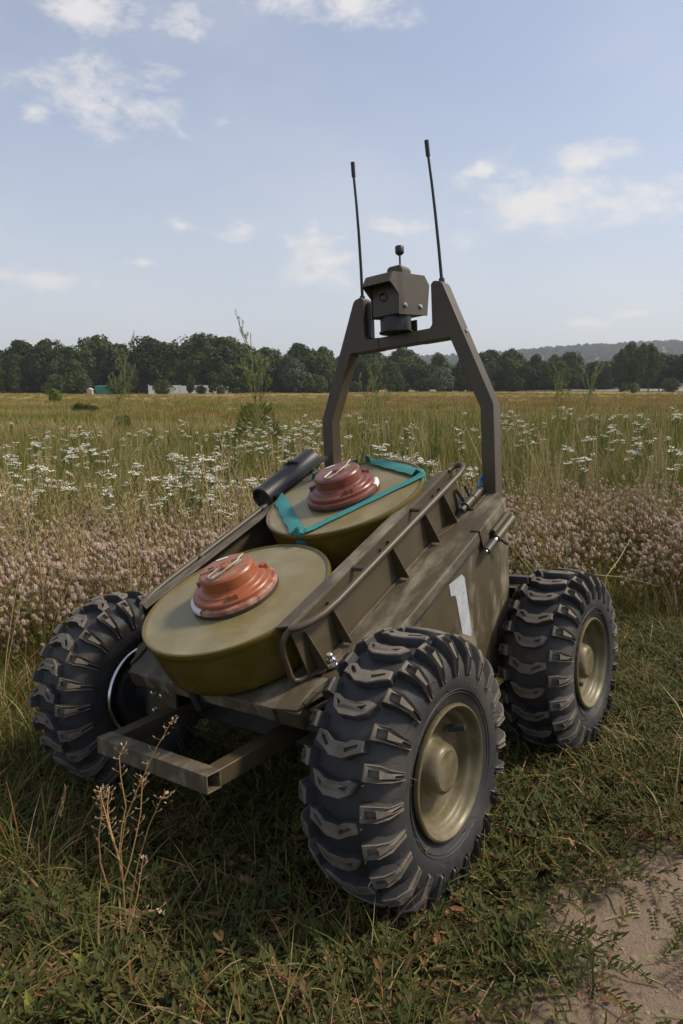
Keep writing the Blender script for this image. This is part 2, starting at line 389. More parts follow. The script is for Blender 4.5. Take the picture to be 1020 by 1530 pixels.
def camera_unit():
    c = empty('camera_unit', None, robot)
    # box, seen pitched slightly down; side outline (y,z)
    k = math.tan(R(5.5))
    Z = lambda y, z: z + (y-0.177)*k
    m = MB(); m.prism([(0.180,Z(0.18,0.905)),(0.291,Z(0.291,0.905)),(0.300,Z(0.30,0.968)),(0.283,Z(0.283,0.986)),(0.180,Z(0.18,0.986))], -0.0335, 0.0335, 0)
    m.build('housing', M['olive'], c, bevel=0.0015)
    h = MB()
    for s in (1, -1):
        xs = sorted((s*0.0338, s*0.0362))
        h.prism([(0.177,Z(0.177,0.902)),(0.293,Z(0.293,0.904)),(0.306,Z(0.306,0.971)),(0.286,Z(0.286,0.991)),(0.162,Z(0.162,0.989)),(0.147,Z(0.147,0.968)),(0.178,Z(0.178,0.944))], xs[0], xs[1], 0)
    h.prism([(0.1468,Z(0.1468,0.9685)),(0.1615,Z(0.1615,0.9895)),(0.287,Z(0.287,0.9915)),(0.3065,Z(0.3065,0.9715)),(0.3040,Z(0.304,0.9695)),(0.285,Z(0.285,0.9890)),(0.163,Z(0.163,0.987)),(0.149,Z(0.149,0.967))], -0.0337, 0.0337, 0)
    h.build('hood', M['olive'], c, bevel=0.0008)
    for s in (1, -1):
        for yy in (0.200, 0.262):
            b = MB(); b.lathe([(0.0,s*0.0360),(0.0055,s*0.0362),(0.0055,s*0.0380),(0.0035,s*0.0405),(0,s*0.041)], 14, 0, (0,yy,Z(yy,0.922))); b.build('bolt', M['steel'], c, smooth=30)
        b = MB(); b.lathe([(0.0,-0.1765),(0.003,-0.1765),(0.003,-0.180)], 10, 1, (s*0.018,0,0)); 
    l = MB(); l.lathe([(0.0095,0.1801),(0.0095,0.1775),(0.0075,0.1772),(0.0070,0.1795)], 24, 1, (-0.004,0,Z(0.18,0.944))); ln = l.build('lens', M['black_plastic'], c, smooth=30)
    l = MB(); l.lathe([(0.0072,0.1786),(0.004,0.1780),(0.0,0.1778)], 20, 1, (-0.004,0,Z(0.18,0.944))); l.build('lens_glass', M['glass'], ln, smooth=60)
    for xx in (-0.022, 0.022):
        b = MB(); b.lathe([(0.0028,0.1802),(0.0028,0.1785),(0.0,0.1782)], 10, 1, (xx,0,Z(0.18,0.972))); b.build('screw', M['steel'], c, smooth=30)
    p = MB(); p.lathe([(0.0,0.8735),(0.0365,0.8735),(0.0365,0.876),(0.0335,0.877),(0.0335,0.914),(0.0,0.914)], 36, 2, (0.0,0.218,0)); p.build('pan_base', M['black_plastic'], c, smooth=30)
    p = MB(); p.box((-0.013,0.226,0.8713),(0.030,0.250,0.8734)); p.box((0.012,0.253,0.852),(0.032,0.256,0.902)); p.build('mount_bracket', M['olive'], c, bevel=0.001)
    t = MB(); z0 = Z(0.235,0.9905)
    t.prism([(-0.019,z0),(0.021,z0),(0.021,z0+0.013),(0.014,z0+0.021),(-0.014,z0+0.021),(-0.019,z0+0.015)], 0.218, 0.256, 1); t.build('sensor_block', M['olive'], c, bevel=0.003)
    t = MB(); t.tube([(0.004,0.238,z0+0.02),(0.004,0.238,z0+0.048)], 0.0022, 8); t.build('sensor_rod', M['black_plastic'], c, smooth=40)
    t = MB(); t.lathe([(0.0,z0+0.0465),(0.005,z0+0.0465),(0.009,z0+0.050),(0.0097,z0+0.052),(0.0097,z0+0.064),(0.0085,z0+0.0655),(0.0,z0+0.0655)], 20, 2, (0.004,0.238,0)); t.build('sensor_head', M['black_plastic'], c, smooth=40)
camera_unit()

def front_gear():
    # square-tube bumper hoop
    hoop = empty('bumper_hoop', None, robot)
    zc, t = 0.170, 0.027
    m = MB()
    y0 = -0.462
    # front bar: hollow square tube, right end open
    a, b = -0.140, 0.118; w = t/2; i = w-0.003
    def ring(x, k): return [(x,y0-k,zc-k),(x,y0+k,zc-k),(x,y0+k,zc+k),(x,y0-k,zc+k)]
    vs_ = ring(a,w)+ring(b,w)+ring(b,i)+ring(b-0.05,i)
    fs = [(0,1,2,3)]+[(k,(k+1)%4,4+(k+1)%4,4+k) for k in range(4)]+[(4+k,4+(k+1)%4,8+(k+1)%4,8+k) for k in range(4)]+[(8+k,8+(k+1)%4,12+(k+1)%4,12+k) for k in range(4)]+[(12,13,14,15)]
    m.add(vs_, fs); m.build('front_bar', M['olive_dusty'], hoop, bevel=0.002)
    for xx in (-0.1265, 0.104):
        m = MB(); m.bar((xx,y0+w-0.0006,zc),(xx,-0.235,zc+0.012),t-0.0012,t-0.0012); m.build('side_bar', M['olive'], hoop, bevel=0.002)
    # cross tube and underframe
    m = MB(); m.tube([(-0.2,-0.315,0.228),(0.2,-0.315,0.228)], 0.013, 16); m.build('cross_tube', M['olive'], robot, smooth=40)
    m = MB(); m.box((-0.155,-0.262,0.145),(0.150,-0.225,0.205)); m.build('front_beam', M['dark_metal'], robot, bevel=0.003)
    for s in (1, -1):
        xs = sorted((s*0.196, s*0.118))
        m = MB(); m.box((xs[0],-0.336 if s < 0 else -0.305,0.150 if s < 0 else 0.196),(xs[1],-0.330 if s < 0 else -0.299,0.238)); br = m.build('motor_bracket', M['olive'] if s < 0 else M['dark_metal'], robot, bevel=0.0015)  # right bracket coloured dark to stand in for the shaded gap there
        for (bx, bz) in ((0.177,0.207),(0.152,0.206),(0.130,0.218),(0.175,0.176)) if s < 0 else ():
            b = MB(); b.lathe([(0.0075,-0.3361),(0.0075,-0.3375),(0.0052,-0.3376)], 16, 1, (s*bx,0,bz))
            b.lathe([(0.0052,-0.3376),(0.0052,-0.3425),(0.003,-0.3435),(0,-0.3436)], 6, 1, (s*bx,0,bz)); b.build('bolt', M['steel'], br, smooth=25)
        for yy in (-0.2853, 0.2853):
            m = MB(); m.lathe([(0.0,s*0.18),(0.030,s*0.18),(0.030,s*0.262),(0.060,s*0.264),(0.064,s*0.272),(0.064,s*0.306),(0,s*0.306)], 32, 0, (0,yy,0.1822)); m.build('hub_motor', M['black_plastic'], robot, smooth=35)
            m = MB(); xs2 = sorted((s*0.20, s*0.236)); m.box((xs2[0],yy-0.03,0.150),(xs2[1],yy+0.03,0.235)); m.build('motor_mount', M['dark_metal'], robot, bevel=0.003)
    # release pin at the front edge of the bed
    m = MB(bed)
    m.prism([(-0.016,-0.131),(-0.004,-0.131),(-0.005,-0.12),(-0.015,-0.12)], HB-0.035, HB+0.001, 2)
    m.tube([(-0.012,-0.139,HB-0.032),(-0.011,-0.140,HB-0.01),(-0.009,-0.140,HB+0.012),(-0.008,-0.139,HB+0.022)], 0.0058, 10)
    m.build('release_pin', M['dark_metal'], robot, smooth=40)
    # rear arms to the wheels
    for s in (1, -1):
        for (yy, zz, hh) in ((0.236,0.347,0.016),(0.246,0.318,0.022),(0.246,0.262,0.02)):
            m = MB(); xs = sorted((s*0.12, s*0.282)); m.box((xs[0],yy-0.012,zz-hh/2),(xs[1],yy+0.012,zz+hh/2)); m.build('rear_arm', M['black_plastic'], robot, bevel=0.002)
    # rear cross beam that carries the roll bar
    m = MB(); m.box((-0.225,0.2192,0.40),(0.225,0.2212,0.50)); m.build('rear_plate', M['olive'], robot, bevel=0.0008)
front_gear()

def latches():
    # side latch on the outside of the lid
    for s in (1,):
        l = empty('side_latch', None, robot)
        m = MB(bed); m.prism([(0.2522,HB+0.002),(0.2522,HB-0.040),(0.2545,HB-0.040),(0.2545,HB+0.0045),(0.236,HB+0.0062),(0.236,HB+0.0032)], 0.372, 0.400, 1); m.build('strap_plate', M['olive'], l, bevel=0.0008)
        m = MB(bed); m.box((0.2477,0.40,HB-0.045),(0.2510,0.492,HB-0.018)); m.build('back_plate', M['olive'], l, bevel=0.0008)
        m = MB(bed); m.tube([(0.262,0.366,HB-0.034),(0.262,0.402,HB-0.034)], 0.0075, 14); m.build('barrel', M['dark_metal'], l, smooth=35)
        m = MB(bed); m.tube([(0.262,0.362,HB-0.034),(0.262,0.366,HB-0.034)], 0.0048, 12); m.build('pin_end', M['steel'], l, smooth=35)
        m = MB(bed); m.tube([(0.262,0.404,HB-0.034),(0.262,0.412,HB-0.034)], 0.0055, 12); m.build('pin_collar', M['steel'], l, smooth=35)
        m = MB(bed); m.tube([(0.262,0.412,HB-0.034),(0.262,0.492,HB-0.034)], 0.0085, 14); m.tube([(0.2565,0.416,HB-0.022),(0.2565,0.490,HB-0.022)], 0.005, 10); m.build('bolt_tube', M['olive'], l, smooth=35)
        m = MB(bed); m.tube([(0.262,0.420,HB-0.036),(0.271,0.434,HB-0.058)], 0.0032, 8); m.build('bolt_handle', M['dark_metal'], l, smooth=35)
        # second latch lying on the lid behind the rail
        l = empty('top_latch', None, robot)
        m = MB(bed); m.box((0.182,0.455,HB+0.0032),(0.204,0.527,HB+0.0062)); m.build('back_plate', M['olive'], l, bevel=0.0008)
        m = MB(bed); m.tube([(0.192,0.432,HB+0.015),(0.192,0.452,HB+0.015)], 0.0058, 12); m.build('pin_end', M['dark_metal'], l, smooth=35)
        m = MB(bed); m.tube([(0.192,0.448,HB+0.015),(0.192,0.474,HB+0.015)], 0.0088, 14); m.build('barrel', M['olive'], l, smooth=35)
        m = MB(bed); m.tube([(0.192,0.474,HB+0.014),(0.192,0.528,HB+0.014)], 0.0078, 14); m.build('bolt_tube', M['olive'], l, smooth=35)
        for c in (0.470, 0.484, 0.517):
            m = MB(bed); m.lathe([(0.0092,c-0.0014),(0.0098,c),(0.0092,c+0.0014)], 16, 1, (0.192,0,HB+0.014)); m.build('cable_tie', M['black_plastic'], l, smooth=60)
        m = MB(bed); m.tube([(0.186,0.462,HB+0.018),(0.178,0.455,HB+0.05)], 0.0042, 10); m.build('bolt_handle', M['olive'], l, smooth=35)
        m = MB(bed); m.tube([(0.190,0.478,HB+0.02),(0.187,0.474,HB+0.047)], 0.0026, 8); m.build('tie_tail', M['black_plastic'], l, smooth=35)
        m = MB(bed); m.tube([(0.190,0.524,HB+0.018),(0.185,0.545,HB+0.026),(0.183,0.575,HB+0.030),(0.185,0.60,HB+0.01)], 0.0034, 10); m.build('blue_cable', M['blue'], robot, smooth=60)
    # numeral painted on the side panel
    m = MB(); m.prism([(-0.029,0.379),(0.017,0.390),(0.027,0.384),(0.033,0.357),(0.048,0.282),(0.045,0.272),(0.014,0.284),(-0.005,0.349),(-0.009,0.357),(-0.024,0.358)], 0.2476, 0.2482, 0)
    tag(m.build('painted_numeral', M['white_paint'], robot), 'white painted numeral 1')
    # dark tube carried outside the left rail
    t = empty('carrier_tube', None, robot)
    m = MB(bed); m.prism([(-0.183,0.335,),(-0.245,0.335),(-0.262,0.52),(-0.183,0.535)], 0.004, 0.009, 2)
    m.tube([(-0.212,0.322,0.008),(-0.214,0.40,0.010),(-0.216,0.515,0.012)], 0.025, 24, caps=False); m.build('sleeve', M['black_plastic'], t, smooth=35)
    m = MB(bed); m.lathe([(0.0248,0.324),(0.021,0.322),(0.020,0.330),(0.0,0.331)], 24, 1, (-0.212,0,0.008)); m.build('end_cap', M['black_rubber'], t, smooth=35)
    m = MB(bed); m.tube([(-0.23,0.43,0.028),(-0.215,0.44,0.040),(-0.20,0.45,0.033)], 0.004, 8); m.build('tube_handle', M['black_plastic'], t, smooth=40)
latches()

# ------------------------------------------------------------------ wheels
PROF = [(0.0,0.1680),(0.020,0.1674),(0.038,0.1645),(0.050,0.1585),(0.058,0.1500),(0.0635,0.1385),(0.0655,0.125),(0.0645,0.112),(0.060,0.100),(0.0555,0.0925),(0.054,0.0865)]
_pl = [0.0]
for i in range(1, len(PROF)): _pl.append(_pl[-1]+math.hypot(PROF[i][0]-PROF[i-1][0], PROF[i][1]-PROF[i-1][1]))
def prof_at(l):
    s = 1 if l >= 0 else -1; l = min(abs(l), _pl[-1]-1e-6)
    for i in range(len(PROF)-1):
        if l <= _pl[i+1]: break
    t = (l-_pl[i])/(_pl[i+1]-_pl[i]); a = PROF[i][0]+(PROF[i+1][0]-PROF[i][0])*t; r = PROF[i][1]+(PROF[i+1][1]-PROF[i][1])*t
    def nrm(i):
        p, q = PROF[max(i-1,0)], PROF[min(i+1,len(PROF)-1)]
        d = Vector((q[0]-p[0], q[1]-p[1])).normalized(); return Vector((-d.y, d.x))
    n = nrm(i).lerp(nrm(i+1), t).normalized()
    if i == 0: n = Vector((0,1)).lerp(nrm(1), t).normalized()
    return s*a, r, s*n.x, n.y
def tyre_mesh():
    m = MB()
    full = [(r, -a) for a, r in PROF[::-1]]+[(r, a) for a, r in PROF[1:]]
    m.lathe(full, 96, 0)
    NL = 24; pitch = 2*math.pi/NL
    def put(l, t, h, th0):
        a, r, na, nr = prof_at(l); rr = r+nr*h; th = th0+t*0.9/0.175
        return (a+na*h, -rr*math.cos(th), rr*math.sin(th))
    def lug(outer, holes, hf, th0, dep=0.006):
        n = len(outer); cx = sum(p[0] for p in outer)/n; cy = sum(p[1] for p in outer)/n
        def grow(k): return [(cx+(x-cx)*k, cy+(y-cy)*k) for x, y in outer]
        loops = [(grow(1.13), lambda l: -0.002), (grow(1.03), lambda l: hf(l)-0.0016), (grow(0.965), hf)]
        vs_, fs = [], []
        for lp, hh in loops: vs_ += [put(x, y, hh(x), th0) for x, y in lp]
        for k in range(2): fs += [(k*n+i, k*n+(i+1)%n, (k+1)*n+(i+1)%n, (k+1)*n+i) for i in range(n)]
        top = [Vector((x,y,0)) for x, y in loops[2][0]]; hl = [[Vector((x,y,0)) for x, y in h] for h in holes]
        idx = list(range(2*n, 3*n))
        for h in holes:
            b = len(vs_); k = len(h)
            vs_ += [put(x, y, hf(x), th0) for x, y in h]; vs_ += [put(x, y, hf(x)-dep, th0) for x, y in h]
            fs += [(b+i, b+k+i, b+k+(i+1)%k, b+(i+1)%k) for i in range(k)]; fs.append(tuple(range(b+k, b+2*k)))
            idx += list(range(b, b+k))
        for tr in tessellate_polygon([top]+hl): fs.append(tuple(idx[i] for i in tr))
        wall = fs[:n]; crown = [f for f in fs[n:2*n]]; rest = fs[2*n:]
        m.add(vs_, wall); b0 = len(m.v)-len(vs_); m.cur = 1
        for f in crown+rest: m.f.append(tuple(i+b0 for i in f)); m.m.append(1)
        m.cur = 0
    A = [(-.031,.0125),(-.019,.0115),(-.008,.0025),(.010,.0025),(.018,.0085),(.031,.0105),(.0325,-.003),(.021,-.0095),(.010,-.0165),(-.009,-.0165),(-.020,-.008),(-.0325,-.0025)]
    AH = [[(-.0255,.0075),(-.0195,.0065),(-.0115,-.0035),(-.0155,-.0065),(-.0245,.0025)],[(.0095,-.0040),(.0255,.0050),(.0255,.0010),(.0110,-.0092)]]
    B = [(-.029,.0125),(-.020,.0115),(-.009,.0055),(.010,.0055),(.022,.0105),(.031,.0085),(.025,-.0060),(.012,-.0140),(-.010,-.0150),(-.022,-.0060)]
    BH = [[(-.0215,.0065),(-.0130,.0005),(-.0165,-.0050)],[(.0095,-.0015),(.0225,.0050),(.0185,-.0035)]]
    S = [(.0375,.0095),(.051,.0110),(.063,.0078),(.086,.0060),(.088,.0030),(.067,.0015),(.067,-.0025),(.088,-.0040),(.086,-.0072),(.063,-.0090),(.051,-.0105),(.0375,-.0115)]
    SH = [[(.0415,.0050),(.0510,.0055),(.0520,-.0050),(.0415,-.0060)]]
    hc = lambda l: 0.0145-0.0012*abs(l)/0.03
    def hs(l):
        l = abs(l); return 0.0150 if l < 0.050 else max(0.0150-0.0110*(l-0.050)/0.038, 0.003)
    for k in range(NL):
        th = k*pitch
        lug(A if k % 2 == 0 else B, AH if k % 2 == 0 else BH, hc, th)
        lug(S, SH, hs, th+pitch*0.5)
        lug([(-x, y) for x, y in S[::-1]], [[(-x, y) for x, y in SH[0][::-1]]], hs, th+pitch*0.5)
    # moulded rings and rubber vent hairs
    for s in (1, -1):
        for l in (0.1075, 0.112):
            a, r, na, nr = prof_at(s*l); m.lathe([(r-0.0012, a-na*0.001),(r, a+na*0.0012),(r+0.0012, a-na*0.001)], 96, 0)
    rr = random.Random(3)
    for k in range(120):
        l = rr.choice((0.04,0.06,0.09,0.10,0.115,0.075))*rr.choice((1,-1,1)); th = rr.random()*6.283
        a, r, na, nr = prof_at(l); h0 = 0.012 if abs(l) < 0.07 else 0
        p = Vector((a+na*h0, -(r+nr*h0)*math.cos(th), (r+nr*h0)*math.sin(th))); n = Vector((na, -nr*math.cos(th), nr*math.sin(th)))
        n = (n+Vector((rr.uniform(-.5,.5), rr.uniform(-.5,.5), rr.uniform(-.5,.5)))).normalized()
        m.tube([p, p+n*rr.uniform(0.006,0.013)], 0.0005, 3, caps=False)
    return m.mesh('tyre', [M['tyre'], M['lug']], 32)
TYRE = tyre_mesh()
def rim_meshes():
    m = MB()
    m.lathe([(0.0875,0.0560),(0.0890,0.0600),(0.0880,0.0630),(0.0855,0.0640),(0.0825,0.0620),(0.0800,0.0570),(0.0785,0.0520),(0.0765,0.0500),(0.0740,0.0490),(0.0715,0.0450),(0.0700,0.0380),(0.0680,0.0340),(0.0600,0.0315),(0.0440,0.0310),(0.0400,0.0320),(0.0370,0.0360),(0.0350,0.0430),(0.0330,0.0510),(0.0300,0.0545)], 64, 0)
    rim = m.mesh('rim', M['wheel_olive'], 45)
    m = MB(); m.lathe([(0.0298,0.0543),(0.0275,0.0560),(0.0265,0.0566),(0.0,0.0570)], 48, 0); cap = m.mesh('hub_cap', M['wheel_olive'], 30)
    m = MB(); m.tube([(0.036,0.020,0.052),(0.043,0.0215,0.0535),(0.052,0.0225,0.056),(0.060,0.0235,0.058)], 0.0052, 12, r_end=0.0042); valve = m.mesh('valve_stem', M['black_rubber'], 40)
    m = MB(); m.lathe([(0.0860,-0.0520),(0.0905,-0.0590),(0.0895,-0.0640),(0.0865,-0.0660),(0.0820,-0.0640),(0.0790,-0.0580),(0.0775,-0.0520),(0.0745,-0.0500),(0.0720,-0.0440),(0.0710,-0.0100)], 64, 0); inner = m.mesh('inner_rim', M['polished'], 45)
    m = MB(); m.lathe([(0.0,-0.010),(0.0712,-0.010)], 32, 0); disc = m.mesh('inner_disc', M['black_plastic'], 45)
    return rim, cap, valve, inner, disc
RIM = rim_meshes()
def wheel(x, y, flip, spin):
    w = empty('wheel', Matrix.Translation((x, y, 0.1822)) @ Matrix.Rotation(math.pi if flip else 0, 4, 'Z'), robot)
    t = bpy.data.objects.new('tyre', TYRE); link(t, w); t.rotation_euler = (R(spin), 0, 0)
    for n, me in zip(('rim','hub_cap','valve_stem','inner_rim','inner_disc'), RIM):
        o = bpy.data.objects.new(n, me); link(o, w)
        if n == 'valve_stem': o.rotation_euler = (R(spin if spin > 30 else -22), 0, 0)
for x, y, fl, sp in ((0.3245,-0.2853,False,3), (0.3245,0.2853,False,140), (-0.3245,-0.2853,True,11), (-0.3245,0.2853,True,50)):
    wheel(x, y, fl, sp)

# ------------------------------------------------------------------ mines
def mine_case(parent):
    m = MB(); H = 0.092
    m.lathe([(0.0,0.0),(0.13,0.0),(0.143,0.003),(0.149,0.010),(0.152,0.022),(0.1565,0.060),(0.1580,0.074),(0.1588,0.080),(0.1605,0.0835),(0.1612,0.088),(0.1600,0.0915),(0.1575,0.0925),(0.1550,0.0915),(0.1535,0.0898)], 96, 2)
    m.cur = 1; m.lathe([(0.1535,0.0898),(0.150,0.0897),(0.11,0.0906),(0.07,0.0914),(0.0,0.0915)], 96, 2)
    return m.build('case', [M['mine_side'], M['mine_top']], parent, smooth=38)
def fuze(parent, mat, edge, rot, label_side):
    f = empty('fuze', Matrix.Translation((0,0,0.0912)) @ Matrix.Rotation(R(rot), 4, 'Z'), parent)
    m = MB(); m.lathe([(0.0725,0.0),(0.0735,0.002),(0.0735,0.006),(0.0715,0.0068)], 64, 2); m.build('gasket', M['dark_metal'], f, smooth=35)
    m = MB(); m.lathe([(0.0725,0.0062),(0.0732,0.0075),(0.0722,0.0125),(0.0700,0.0145),(0.0655,0.0150)], 64, 2); m.build('flange', edge, f, smooth=35)
    m = MB(); m.lathe([(0.0662,0.0146),(0.0665,0.0200),(0.0650,0.0222),(0.0590,0.0230),(0.0570,0.0240),(0.0555,0.0265),(0.0520,0.0275),(0.0475,0.0285),(0.0462,0.0310),(0.0455,0.0480),(0.0440,0.0506),(0.0425,0.0518)], 64, 2)
    m.cur = 1; m.lathe([(0.0425,0.0518),(0.0405,0.0522),(0.0,0.0524)], 64, 2); m.cur = 0
    for a in (-20, 117, 240):
        c, s = math.cos(R(a)), math.sin(R(a))
        m.bar((c*0.0585,s*0.0585,0.0225),(c*0.0585,s*0.0585,0.0305),0.012,0.0095,(c,s,0))
    m.build('cap', [mat, M['cap_top'] if mat is M['terracotta'] else M['cap_top_red']], f, smooth=22)
    q = 0.009                                             # the clip sits to one side of the middle
    m = MB(); m.lathe([(0.0085,0.0522),(0.0085,0.0555),(0.0070,0.0575),(0.0040,0.0583),(0.0,0.0584)], 20, 2, (-0.002,-q+0.003,0)); m.build('button', mat, f, smooth=40)
    m = MB()
    m.tube([(-0.034,-0.009-q,0.0545),(-0.030,-0.0115-q,0.057),(0.0,-0.0105-q,0.0585),(0.016,-0.009-q,0.0595),(0.024,-0.004-q,0.060),(0.033,-0.003-q,0.061)], 0.0013, 6)
    m.tube([(-0.034,-0.009-q,0.0545),(-0.0365,-0.001-q,0.0542),(-0.034,0.0085-q,0.0545),(-0.012,0.0095-q,0.0565)], 0.0013, 6)
    m.build('wire_clip', M['clip'], f, smooth=50)
    m = MB(); m.prism([(-0.033,-0.007-q),(-0.010,-0.008-q),(-0.010,0.0-q),(-0.032,0.004-q)], 0.0528, 0.0536, 2); m.build('clip_plate', M['clip'], f)
    m = MB(); m.prism([(0.008,-0.006-q),(0.026,-0.007-q),(0.027,0.002-q),(0.010,0.005-q)], 0.0527, 0.0543, 2); m.build('clip_foot', M['clip'], f)
    m = MB(); ca, sa = math.cos(R(-35)), math.sin(R(-35)); m.prism([(0.015+x*ca-y*sa, 0.031+x*sa+y*ca) for x, y in ((-0.009,-0.002),(0.009,-0.002),(0.0105,0),(0.009,0.002),(-0.009,0.002),(-0.0105,0))], 0.0526, 0.0533, 2); m.build('paint_dash', M['white_label'], f)
    # paper label round part of the flange
    a0, a1 = label_side; n = 14; vs_, fs = [], []
    for i in range(n+1):
        a = R(a0+(a1-a0)*i/n); c, s = math.cos(a), math.sin(a)
        for r, z in ((0.0668,0.0156),(0.0703,0.0151),(0.0730,0.0128),(0.0738,0.0075)): vs_.append((c*r, s*r, z))
    for i in range(n):
        for k in range(3): fs.append((i*4+k, i*4+k+1, i*4+k+5, i*4+k+4))
    m = MB(); m.add(vs_, fs); m.build('paper_label', M['white_label'], f, smooth=30)
    return f
def stamp(parent, txt, x, y, size, rot):
    c = bpy.data.curves.new('stamped_text', 'FONT'); c.body = txt; c.size = size; c.extrude = 0.00015; c.offset = 0.0002; c.align_x = 'CENTER'
    t = bpy.data.objects.new('lettering_source', c); me = bpy.data.meshes.new_from_object(t); bpy.data.objects.remove(t)
    o = bpy.data.objects.new('stamped_text', me); link(o, parent); me.materials.clear(); me.materials.append(M['ink'])
    o.location = (x, y, 0.05265); o.rotation_euler = (0, 0, R(rot)); return o
def mine(s, h, label, mat, edge, rot, side, txt):
    root = empty('land_mine', RW @ BEDM @ Matrix.Translation((0.004, s, HB+h)))
    tag(root, label, 'mine', 'land mines lying on the robot bed')
    mine_case(root); f = fuze(root, mat, edge, rot, side)
    if txt:
        stamp(f, 'HCM', -0.0255, 0.0142, 0.0112, -35); stamp(f, '90 - 12 - C82', 0.0046, 0.0080, 0.0105, -35)
    return root
mine(0.0, 0.0005, 'round olive mine with orange cap, lying uncovered on the low front of the bed', M['terracotta'], M['worn_edge'], 78, (137,186), True)
mine(0.331, 0.0115, 'round olive mine with dark red cap, bound with a teal strap', M['brick_red'], M['brick_red'], 82, (-68,-40), False)
# packing board that lifts the rear mine
m = MB(bed); m.prism([(0.14*math.cos(2*math.pi*k/24), 0.331+0.14*math.sin(2*math.pi*k/24)) for k in range(24)], HB+0.0002, HB+0.0113, 2)
m.build('bed_pad', M['black_rubber'], robot)

def strap():
    st = empty('cargo_strap', RW @ BEDM @ Matrix.Translation((0.004, 0.331, 0.0115)))
    tag(st, 'teal webbing strap knotted over the red-capped mine', 'strap')
    rr = random.Random(5)
    def ribbon(pts, w, tw=0.0):
        P = [Vector(p) for p in pts]; vs_, fs = [], []
        for i, p in enumerate(P):
            t = (P[min(i+1,len(P)-1)]-P[max(i-1,0)]).normalized()
            rad = Vector((p.x, p.y, 0)).length
            up = Vector((0,0,1)) if rad < 0.152 else Vector((p.x, p.y, 0)).normalized()*0.8+Vector((0,0,0.6)) if rad < 0.161 and p.z > -0.008 else Vector((p.x,p.y,0)).normalized()
            sd_ = t.cross(up).normalized(); up = sd_.cross(t)
            ww = w*(0.5+0.04*math.sin(i*1.7))
            for k, (a, b) in enumerate(((-1,0.0),(-0.35,0.0012),(0.35,0.0010),(1,0.0),(1,-0.0012),(-1,-0.0012))): vs_.append(p+sd_*a*ww+up*(b+0.0004))
        n = 6
        for i in range(len(P)-1):
            fs += [(i*n+k, i*n+(k+1)%n, (i+1)*n+(k+1)%n, (i+1)*n+k) for k in range(n)]
        fs += [tuple(range(n))[::-1], tuple(range((len(P)-1)*n, len(P)*n))]
        m = MB(); m.add(vs_, fs); m.build('webbing', M['strap'], st, smooth=50)
    def over(a, b, n=14, lift=0.0008, z0=0.0008):
        a, b = Vector(a), Vector(b); out = []
        for i in range(n+1):
            p = a.lerp(b, i/n); rad = p.length; z = z0
            if 0.150 < rad: z += 0.0025
            out.append((p.x, p.y, z+lift))
        return out
    down = lambda x, y: [(x*1.012, y*1.012, -0.0025), (x*1.012, y*1.012, -0.016), (x*0.995, y*0.995, -0.045)]
    K = (0.004,-0.1560)
    L_ = (-0.1555,-0.018); Rr = (0.1385,0.078); Bk = (-0.035,0.158); L2 = (-0.135,0.085)
    ribbon(over((K[0]-0.006,K[1]+0.006), L_)+down(*L_), 0.026)
    ribbon(over((K[0]+0.006,K[1]+0.006), Rr)+down(*Rr), 0.018)
    ribbon(over((Rr[0]-0.004,Rr[1]+0.003), Bk, lift=0.0022)+down(*Bk), 0.026)
    ribbon(down(*L2)[::-1]+over(L2, (-0.060,0.148)), 0.020)
    ribbon([(K[0],K[1]+0.012,0.0035)]+[(K[0],K[1]-0.003,0.0015)]+down(*K), 0.024)
    m = MB()
    for j in range(3): m.tube([(K[0]-0.013+j*0.004,K[1]+0.012-j*0.004,0.002),(K[0]-0.004+j*0.003,K[1]+0.006,0.008-j*0.001),(K[0]+0.012,K[1]+0.010-j*0.008,0.003)], 0.0052, 8)
    m.build('knot', M['strap'], st, smooth=60)
strap()

# ------------------------------------------------------------------ terrain
def _soft(v, lim, span):
    a = abs(v)
    if a <= lim: return v
    return math.copysign(lim+span*math.tanh((a-lim)/span), v)
GX, GY = 0.0439, -0.1090
def terrain(x, y, rough=True):
    z = GX*_soft(x, 0.9, 1.6) + GY*_soft(y, 0.8, 1.2)
    if rough:
        d = max(abs(x), abs(y))
        z += 0.010*noise.noise(Vector((x*2.3, y*2.3, 1.7))) + 0.005*noise.noise(Vector((x*9, y*9, 4.1)))-0.006
        if d > 20: z += min((d-20)/100, 1)*0.35*noise.noise(Vector((x*0.03, y*0.03, 9.0)))
    return z
def ground_hit(px, py):
    d = pix_dir(px, py); t = 0.3
    for _ in range(4000):
        p = CAM+d*t
        if p.z <= terrain(p.x, p.y, False): return p
        t *= 1.004
    return p
RWI = RW.inverted()
def robot_xy(x, y):
    p = RWI @ Vector((x, y, terrain(x, y, False))); return p.x, p.y
